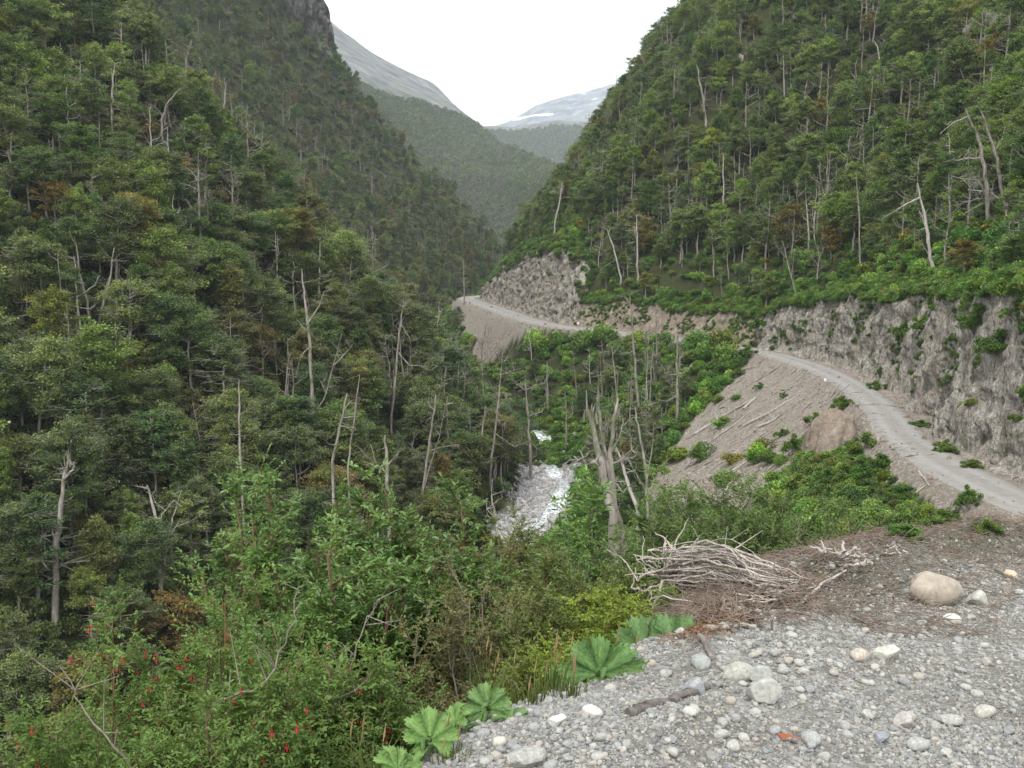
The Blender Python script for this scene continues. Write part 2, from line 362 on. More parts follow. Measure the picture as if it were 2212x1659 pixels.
# ------------------------------------------------------------------ road
def roadmat():
    m, nt, b = newmat('road_gravel', 0.95, 0.1)
    a = nd(nt, 'ShaderNodeAttribute', attribute_name='var').outputs['Fac']      # across the road
    w = coords(nt); n = nz(nt, w, 1.3, 8, 0.7); f = nz(nt, w, 9, 5, 0.8)
    wav = mth(nt, 'ABSOLUTE', mth(nt, 'SUBTRACT', mth(nt, 'ABSOLUTE', mth(nt, 'SUBTRACT', mth(nt, 'ADD', a, mth(nt, 'MULTIPLY', mth(nt, 'SUBTRACT', n, 0.5), 0.12)), 0.5)), 0.2))
    rut = ramp(nt, wav, [(0.03, 0.8), (0.12, 0.0)])
    c = ramp(nt, n, [(0.35, (0.235, 0.225, 0.205)), (0.65, (0.32, 0.31, 0.29))])
    c = mixc(nt, mth(nt, 'MULTIPLY', rut, .6), c, (0.36, 0.355, 0.34))
    c = mixc(nt, ramp(nt, f, [(0.3, 0.6), (0.5, 0.0)]), c, (0.17, 0.155, 0.14))
    nt.links.new(c, b.inputs['Base Color']); bump(nt, b, mth(nt, 'ADD', f, mth(nt, 'MULTIPLY', rut, -0.6)), 0.5, 0.08)
    return m
M['road'] = roadmat()
Rs = spline(ROAD[::6], 14); tn = np.gradient(Rs, axis=0); tn[:, 2] = 0; tn /= np.linalg.norm(tn, axis=1)[:, None]
rn = np.stack([tn[:, 1], -tn[:, 0], 0 * tn[:, 0]], 1)          # to the right
mb = MB(); K = 13; off = np.linspace(-1, 1, K)
hwid = 2.75 + 1.7 * sstep(280, 340, Rs[:, 1]) + 0.35 * fbm(Rs[:, 1] / 9, 0, 0, 3, 4)
V = Rs[:, None] + rn[:, None] * (off[None, :, None] * hwid[:, None, None])
V[..., 2] += 0.06 + 0.12 * (1 - off[None] ** 2) - 0.5 * (np.abs(off[None]) > 0.99) + 0.03 * fbm(V[..., 0] / 1.5, V[..., 1] / 1.5, 0, 2, 3)
nidx = np.arange(len(Rs) * K).reshape(-1, K)
mb.add(V, np.stack([nidx[:-1, :-1], nidx[:-1, 1:], nidx[1:, 1:], nidx[1:, :-1]], -1).reshape(-1, 4), np.tile((off + 1) / 2, (len(Rs), 1)).ravel())
tag(mb.build('road', M['road']), kind='structure')
# ------------------------------------------------------------------ rock cut beside the road
def rockcut(y0, y1, mat, name, s, step=0.22, amp=1.0, topvar=1.6, lean=0.14, hmul=1.0, fade=5.0):
    dense = spline(ROAD, 24); seg = (dense[:, 1] > y0) & (dense[:, 1] < y1) & (np.arange(len(dense)) < np.argmax(dense[:, 1] > 485))
    P = dense[seg]; L = np.concatenate([[0], np.cumsum(np.linalg.norm(np.diff(P[:, :2], axis=0), axis=1))])
    n = int(L[-1] / step); q = np.linspace(0, L[-1], n)
    P = np.stack([np.interp(q, L, P[:, c]) for c in range(3)], 1)
    t = np.gradient(P, axis=0); t[:, 2] = 0; t /= np.linalg.norm(t, axis=1)[:, None]; nr = np.stack([t[:, 1], -t[:, 0], 0 * t[:, 0]], 1)
    ti = np.array([np.argmin(np.hypot(ROAD[:, 0] - p[0], ROAD[:, 1] - p[1])) for p in P]).astype(float)
    hc = hcliff(np.convolve(np.pad(ti, 8, 'edge'), np.ones(17) / 17, 'valid')) * hmul
    hc = hc + topvar * fbm(q / 7, 0, 0, 4, s) + 0.4
    ends = np.minimum(sstep(0, fade, q), sstep(0, fade, L[-1] - q)); hc = hc * (0.3 + 0.7 * ends)
    m = int(max(hc) / step) + 22; f = np.linspace(0, 1, m)
    hw = 2.9 + 1.6 * sstep(280, 340, P[:, 1])
    k = np.clip(f / .82, 0, 1)[None]; over = np.clip((f - .82) / .18, 0, 1)[None]
    hz = k * hc[:, None] + over * 2.4
    out = hw[:, None] + 1.9 + lean * hz + over * 4.6 + (1 - ends[:, None]) * 2.5
    X = P[:, None, 0] + nr[:, None, 0] * out; Y = P[:, None, 1] + nr[:, None, 1] * out; Zz = P[:, None, 2] - 0.5 + hz
    qq = q[:, None] + 0 * hz
    tq_ = qq + .18 * hz; d = 1.5 * fbm(tq_ / 8, hz / 26, 0, 3, s + 1) + 0.95 * fbm(tq_ / 2.0, hz / 11, 0, 4, s + 2) + 0.38 * fbm(tq_ / .6, hz / 1.3, 0, 3, s + 3)
    bl = fbm(tq_ / 1.5, hz / 1.9, 0, 3, s + 12) * 5; bl = np.floor(bl) + sstep(.75, 1., bl - np.floor(bl))
    rd = 1 - np.abs(fbm(tq_ / 3.0, hz / 14, 0, 3, s + 4)) * 2
    d = (d + .2 * bl + 0.8 * rd ** 3 - 0.4) * amp * (1 - 0.75 * over)
    foot = 1.5 * np.exp(-hz / 0.9) * (0.7 + 0.6 * fbm(qq / 3, 0, 0, 3, s + 9))    # spoil at the foot
    X = X - nr[:, None, 0] * (d + foot); Y = Y - nr[:, None, 1] * (d + foot)
    Zz = Zz + 0.3 * fbm(qq / 1.2, hz / 1.2, 0, 2, s + 6)
    ni = np.arange(n * m).reshape(n, m); b = MB()
    b.add(np.stack([X, Y, Zz], -1), np.stack([ni[:-1, :-1], ni[1:, :-1], ni[1:, 1:], ni[:-1, 1:]], -1).reshape(-1, 4))
    o = b.build(name, mat); tag(o, kind='structure'); return X, Y, Zz
M['earth'] = rockmat('earth', [(0.3, (0.16, 0.125, 0.095)), (0.5, (0.27, 0.22, 0.175)), (0.7, (0.38, 0.33, 0.27))], (1, 1, .8), .6, .5, True, (.3, .24, .17))
CL3 = rockcut(200, 290, M['earth'], 'earth_bank', 120, 0.3, .7, 3.0, 0.55, 1.15, 9)
CL1 = rockcut(50, 214, M['cliff'], 'cliff', 50)
CL2 = rockcut(281, 484, M['cliff'], 'cliff', 80, 0.4, 1.3, 3.0, 0.2, 1.0, 3.0)
# ------------------------------------------------------------------ leaves and trees
def leaf_cloud(mb, C, size, rs, up=0.6, m=0, var=None, asp=0.6):
    """small bent quads, one per centre, facing mostly up"""
    n = len(C); nrm = rs.normal(0, 1, (n, 3)); nrm[:, 2] = np.abs(nrm[:, 2]) + up * 2.2; nrm /= np.linalg.norm(nrm, axis=1)[:, None]
    a = np.cross(nrm, rs.normal(0, 1, (n, 3))); a /= np.linalg.norm(a, axis=1)[:, None] + 1e-9; b = np.cross(nrm, a)
    s = size * rs.uniform(0.6, 1.35, (n, 1))
    V = np.stack([C - a * s, C - b * s * asp + nrm * s * 0.25, C + a * s, C + b * s * asp + nrm * s * 0.25], 1).reshape(-1, 3)
    v = (rs.uniform(0, 1, n) if var is None else var).repeat(4)
    mb.add(V, np.arange(4 * n).reshape(-1, 4), v, m)
def make_tree_meshes(seed, h, cr, nleaf, leaf, style='layer', bare=0.32, joined=False, nl=26, twigs=True, lm='forest_leaf'):
    """returns (trunk mesh, crown mesh), or one mesh with both"""
    rs = np.random.RandomState(seed)
    tk, crn = MB(), MB(); tm = MB() if joined else None
    A = tm or tk; Bc = tm or crn; mi = 1 if joined else 0
    lean = rs.normal(0, 0.05 * h, 2); T = np.array([[0, 0, -1.2], [lean[0] * .1, lean[1] * .1, h * .25], [lean[0] * .5, lean[1] * .5, h * .6], [lean[0], lean[1], h * .97]])
    T = wob(T, h * 0.008, rs); R = np.interp(T[:, 2], [-1, h * .3, h], [h * .021, h * .014, h * .003])
    tube(A, T, R, 7)
    thin = style == 'thin'; pads = []; f = lambda z: np.array([np.interp(z, T[:, 2], T[:, 0]), np.interp(z, T[:, 2], T[:, 1]), z])
    for i in range(nl):
        t = bare + (1 - bare) * ((i + rs.uniform(0, .8)) / nl) ** 0.85
        if style == 'layer': prof = (0.35 + 0.75 * sin(PI * min(1, (t - bare) / (1 - bare) * 0.85 + 0.12)) ** 0.7)
        elif style == 'cone': prof = 1.15 - 0.95 * (t - bare) / (1 - bare)
        else: prof = sin(PI * min(1, (t - bare) / (1 - bare) * 0.8 + 0.2)) ** 0.5
        Ln = cr * prof * rs.uniform(0.55, 1.1); az = i * 2.4 + rs.uniform(-.5, .5)
        p0 = f(h * t * 0.93); p1 = p0 + np.array([cos(az) * Ln, sin(az) * Ln, Ln * rs.uniform(0.0, 0.4) * (0.3 if style == 'cone' else 1)])
        pm = (p0 + p1) / 2 + rs.normal(0, .12, 3) * Ln * .5 + [0, 0, -0.05 * Ln]
        tube(A, [p0, pm, p1], [h * .0055, h * .004, h * .0015], 4)
        pads += [(p1, 1.0), (p1 * .45 + p0 * .55 + rs.normal(0, .1, 3) * Ln, .85)]
        for _ in range(2):
            q = p1 * rs.uniform(.5, .95); q = p0 + (p1 - p0) * rs.uniform(.4, .9) + np.array([-sin(az), cos(az), rs.uniform(-.1, .3)]) * rs.uniform(-.5, .5) * Ln
            tube(A, [pm, q], [h * .002, h * .001], 3); pads.append((q, .75))
        if twigs and (thin or rs.rand() < .85):            # bare grey twigs poking out of the crown
            for _ in range(9 if thin else 6):
                q = p1 + rs.normal(0, .6, 3) * [1, 1, .6] + (p1 - p0) * .18
                tube(A, [p0 * .3 + p1 * .7, q], [h * .0026, h * .001], 3)
    if thin: pads = [p for p in pads if rs.rand() < .5]; nleaf = int(nleaf * .5)
    pads.append((f(h * .97), .8))
    w = np.array([p[1] for p in pads]); w = w * rs.uniform(.6, 1.3, len(w)); cnt = (nleaf * w / w.sum()).astype(int)
    Cs, Vs = [], []
    for (p, s), c in zip(pads, cnt):
        r = cr * 0.26 * s * rs.uniform(.7, 1.25); u = rs.normal(0, 1, (c, 3)); u /= np.linalg.norm(u, axis=1)[:, None]
        u *= rs.uniform(0.25, 1, (c, 1)) ** 0.5
        fl = rs.uniform(.4, .62) if style != 'round' else rs.uniform(.6, .85)
        q = u * [r, r, r * fl]; q[:, 2] += 0.12 * r - 0.3 * (q[:, 0] ** 2 + q[:, 1] ** 2) / r
        q += rs.normal(0, .06 * r, q.shape)
        k_ = rs.randint(0, 5, c); off_ = rs.normal(0, .45 * r, (5, 3)) * [1, 1, .7]; q = q * .75 + off_[k_]
        Cs.append(p + q); Vs.append(np.clip(rs.uniform(.1, .75) + rs.normal(0, .26, c), 0, 1))
    leaf_cloud(Bc, np.concatenate(Cs), leaf, rs, 0.5, mi, np.concatenate(Vs))
    if joined: return tm.mesh('tree', [M['bark'], M[lm]])
    return tk.mesh('trunk', M['bark']), crn.mesh('crown', M[lm])
def bush_mesh(seed, r, n, leaf, mat, h=0.8, twig=True, loose=.5, nc=14, cl=.38, spread=.75):
    rs = np.random.RandomState(seed); b = MB(); Cs, Vs = [], []
    for i in range(nc):
        a = rs.uniform(0, 2 * PI); d = r * rs.uniform(0, spread) ; p = np.array([cos(a) * d, sin(a) * d, h * r * rs.uniform(.15, 1.0) * (1 - .5 * d / r)])
        if twig: tube(b, [[0, 0, -.3], p * .6 + [0, 0, .05], p * 1.12], [r * .03, r * .02, r * .006], 3)
        c = n // nc; u = rs.normal(0, 1, (c, 3)); u /= np.linalg.norm(u, axis=1)[:, None]; u *= rs.uniform(.2, 1, (c, 1)) ** (.5 if loose < .6 else 1.0) * (1 if loose < .6 else 1.25)
        Cs.append(p + u * r * cl * [1, 1, .7] * rs.uniform(.6, 1.3)); Vs.append(np.clip(rs.uniform(0, .8) + rs.normal(0, .2, c), 0, 1))
    leaf_cloud(b, np.concatenate(Cs), leaf, rs, .4, 1, np.concatenate(Vs))
    return b.mesh('bush', [M['bark'], mat])
def snag_mesh(seed, h, twiggy=1.0, k=6, mat=None, lim=8):
    rs = np.random.RandomState(seed); b = MB()
    lean = rs.normal(0, .05 * h, 2); T = wob([[0, 0, -1.5], [lean[0] * .5, lean[1] * .5, h * .5], [lean[0], lean[1], h]], h * .01, rs)
    tube(b, T, np.interp(T[:, 2], [0, h], [h * .018, h * .004]), k, rough=.15)
    for i in range(lim):
        t = rs.uniform(.3, .97); p0 = np.array([np.interp(h * t, T[:, 2], T[:, c]) for c in range(3)]); az = rs.uniform(0, 2 * PI); L = h * rs.uniform(.05, .2) * (1.25 - t) * 1.6
        d = np.array([cos(az), sin(az), rs.uniform(-.2, .7)]); p1 = p0 + d * L; p2 = p1 + (d * [.6, .6, 1] + [0, 0, .5]) * L * .5
        tube(b, wob([p0, p1, p2], L * .03, rs), np.linspace(h * .006, h * .0018, 9), 4)
        for _ in range(int(2 * twiggy)):
            q = p0 + (p1 - p0) * rs.uniform(.4, 1); tube(b, [q, q + rs.normal(0, .3, 3) * L + [0, 0, .15 * L]], [h * .002, h * .0008], 3)
    return b.mesh('snag', mat or M['dead_wood'])
STYLES = [('layer', 3.3, .38), ('round', 3.9, .3), ('round', 3.2, .22), ('layer', 3.0, .48), ('thin', 2.9, .25), ('round', 2.7, .4), ('layer', 4.2, .42), ('cone', 2.7, .12)]
TR = [make_tree_meshes(100 + i, 11.0, c, 15000, .115, s, b) for i, (s, c, b) in enumerate(STYLES)]
FARC = bpy.data.collections.new('forest_sources')
def src(me, name):
    o = bpy.data.objects.new(name, me); FARC.objects.link(o); return o
for i, (s, c, b) in enumerate(STYLES[:6]):
    src(make_tree_meshes(200 + i, 11.0, c, 6500, .165, s, b, True, 22, True, 'forest_leaf_far'), 'a%02d' % i)
for i in range(3): src(make_tree_meshes(230 + i, 11.0, 3.6, 700, .5, 'round', .15, True, 12, False, 'forest_leaf_far'), 'a%02d' % (6 + i))
for i in range(4): src(bush_mesh(240 + i, 1.5, 1700, .11, M['forest_leaf_far']), 'a%02d' % (9 + i))
for i in range(3): src(snag_mesh(250 + i, 11.0, 1.2), 'a%02d' % (13 + i))
for i in range(2): src(bush_mesh(260 + i, 1.5, 700, .17, M['forest_leaf_far'], 1.0, False), 'a%02d' % (16 + i))
def points_instancer(name, P, rot, scl, idx, tint, coll):
    """one stuff object: the scattered plants of a mass"""
    me = bpy.data.meshes.new(name); n = len(P); me.vertices.add(n); me.vertices.foreach_set('co', np.asarray(P, np.float32).ravel())
    for nm, ty, val, key in (('rot', 'FLOAT_VECTOR', rot, 'vector'), ('scl', 'FLOAT_VECTOR', scl, 'vector'), ('idx', 'INT', idx, 'value'), ('tint', 'FLOAT_COLOR', tint, 'color')):
        a = me.attributes.new(nm, ty, 'POINT'); a.data.foreach_set(key, np.ascontiguousarray(val, np.int32 if ty == 'INT' else np.float32).ravel())
    o = bpy.data.objects.new(name, me); COL.objects.link(o)
    g = bpy.data.node_groups.new(name, 'GeometryNodeTree'); g.interface.new_socket('Geometry', in_out='INPUT', socket_type='NodeSocketGeometry'); g.interface.new_socket('Geometry', in_out='OUTPUT', socket_type='NodeSocketGeometry')
    gi_, go_ = g.nodes.new('NodeGroupInput'), g.nodes.new('NodeGroupOutput')
    ci = g.nodes.new('GeometryNodeCollectionInfo'); ci.inputs[0].default_value = coll; ci.inputs[1].default_value = True; ci.inputs[2].default_value = True
    ip = g.nodes.new('GeometryNodeInstanceOnPoints'); g.links.new(gi_.outputs[0], ip.inputs['Points']); g.links.new(ci.outputs[0], ip.inputs['Instance'])
    ip.inputs['Pick Instance'].default_value = True
    def att(nm, t):
        a = g.nodes.new('GeometryNodeInputNamedAttribute'); a.data_type = t; a.inputs[0].default_value = nm
        return [s for s in a.outputs if s.enabled and s.name == 'Attribute'][0]
    g.links.new(att('idx', 'INT'), ip.inputs['Instance Index']); g.links.new(att('rot', 'FLOAT_VECTOR'), ip.inputs['Rotation']); g.links.new(att('scl', 'FLOAT_VECTOR'), ip.inputs['Scale'])
    g.links.new(ip.outputs[0], go_.inputs[0])
    md = o.modifiers.new('scatter', 'NODES'); md.node_group = g
    return o
# tints of the living crowns
TINTS = np.array([(1, 1, 1), (.8, .95, .75), (1.1, 1.08, .85), (.66, .88, .76), (1.3, 1.28, 1.05), (.88, .88, .8), (.7, .9, .6), (1.2, 1.3, .8)])
RUST = np.array([(1.7, .92, .6), (1.5, .9, .7), (1.45, 1.0, .55)])
def tints(n, rs, rust=.035, bright=0.0, mul=1.0, brown=.12):
    t = TINTS[rs.randint(0, len(TINTS), n)] * rs.uniform(.8, 1.2, (n, 1)); k = rs.rand(n)
    t[k < rust] = RUST[rs.randint(0, 3, (k < rust).sum())] * rs.uniform(.7, 1.1, ((k < rust).sum(), 1))
    b = (k > rust) & (k < rust + brown); t[b] = t[b] * [1.15, .9, .8]
    b2 = k > 1 - bright; t[b2] = t[b2] * [1.25, 1.6, .9]
    return t * mul, k < rust
# where nothing tall may stand in front of what the photograph shows open
KEEP = [[(640, 345), (690, 340), (760, 352), (790, 292), (850, 290), (935, 318), (1024, 330), (1024, 560), (700, 560), (640, 530), (648, 480), (690, 420), (740, 378)],
        [(462, 294), (478, 285), (506, 256), (560, 250), (566, 325), (600, 332), (640, 336), (690, 343), (720, 347), (720, 352), (640, 345), (600, 341), (560, 340), (520, 352), (500, 362), (474, 350), (462, 308)],
        [(506, 482), (522, 476), (570, 480), (596, 512), (580, 545), (545, 552), (510, 515)], [(490, 570), (520, 565), (518, 596), (492, 596)]]
def clear_of(P, hgt, rad, low=0.25):
    ok = np.ones(len(P), bool)
    for dz, dx in ((.97, 0), (.75, .6), (.75, -.6), (.5, .9), (.5, -.9), (low, 0), (.5, 0), (0.1, 0)):
        u, v, d = proj(P[:, 0] + rad * dx, P[:, 1], P[:, 2] + hgt * dz)
        for k, pl in enumerate(KEEP):
            ok &= ~(inpoly(u, v, pl) & (d < (215 if k in (0, 2, 3) else 470)))
    return ok
def candidates(sp, dmin, dmax, seed, xr=(-420, 330), yr=(60, 800)):
    rs = np.random.RandomState(seed)
    X, Y = np.meshgrid(np.arange(xr[0], xr[1], sp), np.arange(yr[0], yr[1], sp)); X = X.ravel() + rs.uniform(-.5, .5, X.size) * sp; Y = Y.ravel() + rs.uniform(-.5, .5, Y.size) * sp
    r = np.hypot(X, Y); th = np.arctan2(X, Y); k = (r > dmin) & (r < dmax) & (th > TH0 + .02) & (th < TH1 - .02) & (np.abs(X) < .62 * Y + 8)
    return X[k], Y[k], rs
def visible(x, y, z, h, slack=0.0):
    r = np.hypot(x, y); a, b = gidx(x, y); e = gmaxprev[np.maximum(a.astype(int) - 1, 0), np.round(b).astype(int)]
    u, v, d = proj(x, y, z + h); u2, v2, _ = proj(x, y, z)
    return ((z + h) / r > e - slack) & (u > -70) & (u < 1094) & (v2 > -60) & (v < 800)
G_dV, G_sV, G_r, G_sR, G_pd = (gi[k] for k in ('dV', 'sV', 'r', 'sR', 'pd'))
def zoneinfo(X, Y):
    a, b = gidx(X, Y); i, j = np.round(a).astype(int), np.round(b).astype(int)
    return G_dV[i, j], G_sV[i, j], G_r[i, j], G_sR[i, j], G_pd[i, j], sc_[i, j], rk_[i, j], rv_[i, j]
trees = []        # x y z h idx tint rust zone
def scatter_trees(sp, d0, d1, seed, only=None):
    X, Y, rs = candidates(sp, d0, d1, seed); Zg = samp(gz, X, Y); dV, sV, r, sR, pd, sc, rk, rv = zoneinfo(X, Y)
    left = (sV < 0) & (dV > 5); right = (sV > 0) & (sR > 0) & (r > 7); mid = (sV > 0) & (sR < 0) & (r > 4) & (dV > 6) & (Y > 60)
    ok = (left | right | mid) & (sc < .3) & (rk < .3) & (rv < .5) & (pd > 50)
    if only == 'right': ok &= right
    if only == 'left': ok &= ~right
    cl = fbm(X / 17, Y / 17, 0, 3, 66)
    h = np.where(left, rs.uniform(7.2, 12.2, len(X)) , np.where(right, rs.uniform(6, 12.5, len(X)), rs.uniform(5, 9.5, len(X)))) * (1 + .25 * cl)
    h *= np.where(right & (r < 14), .62, 1) * np.where(rs.rand(len(X)) < .25, .6, 1)
    dens = np.where(left, .93, np.where(right, .9, .6)) * np.where(right & (r < 13), .35, 1) * (1 - .45 * (cl < -.35))
    ok &= rs.rand(len(X)) < dens
    ok &= visible(X, Y, Zg, h * 1.05)
    P = np.stack([X, Y, Zg], 1)
    ok &= clear_of(P, h, h * .33)
    tt, rust = tints(len(X), rs, .035, 0, 1, .08)
    tt = np.where(right[:, None], tt * [1.12, 1.2, .9], tt)
    gl = fbm(X / 30, Y / 30, 0, 3, 99)[:, None]
    tt = tt * (1 + .25 * gl) * np.where(left[:, None] & (gl < -.2), [1.08, .97, .88], [1, 1, 1])
    st = rs.randint(0, 8, len(X))
    for i in np.nonzero(ok)[0]:
        trees.append((X[i], Y[i], Zg[i], h[i], st[i], tt[i], rust[i], 0 if left[i] else (1 if right[i] else 2), rs.uniform(0, 6.28), rs.uniform(.85, 1.2)))
scatter_trees(3.5, 60, 210, 1, 'left'); scatter_trees(4.3, 210, 420, 2, 'left'); scatter_trees(6.6, 420, 860, 3, 'left'); scatter_trees(3.5, 60, 330, 4, 'right'); scatter_trees(4.2, 330, 620, 5, 'right')
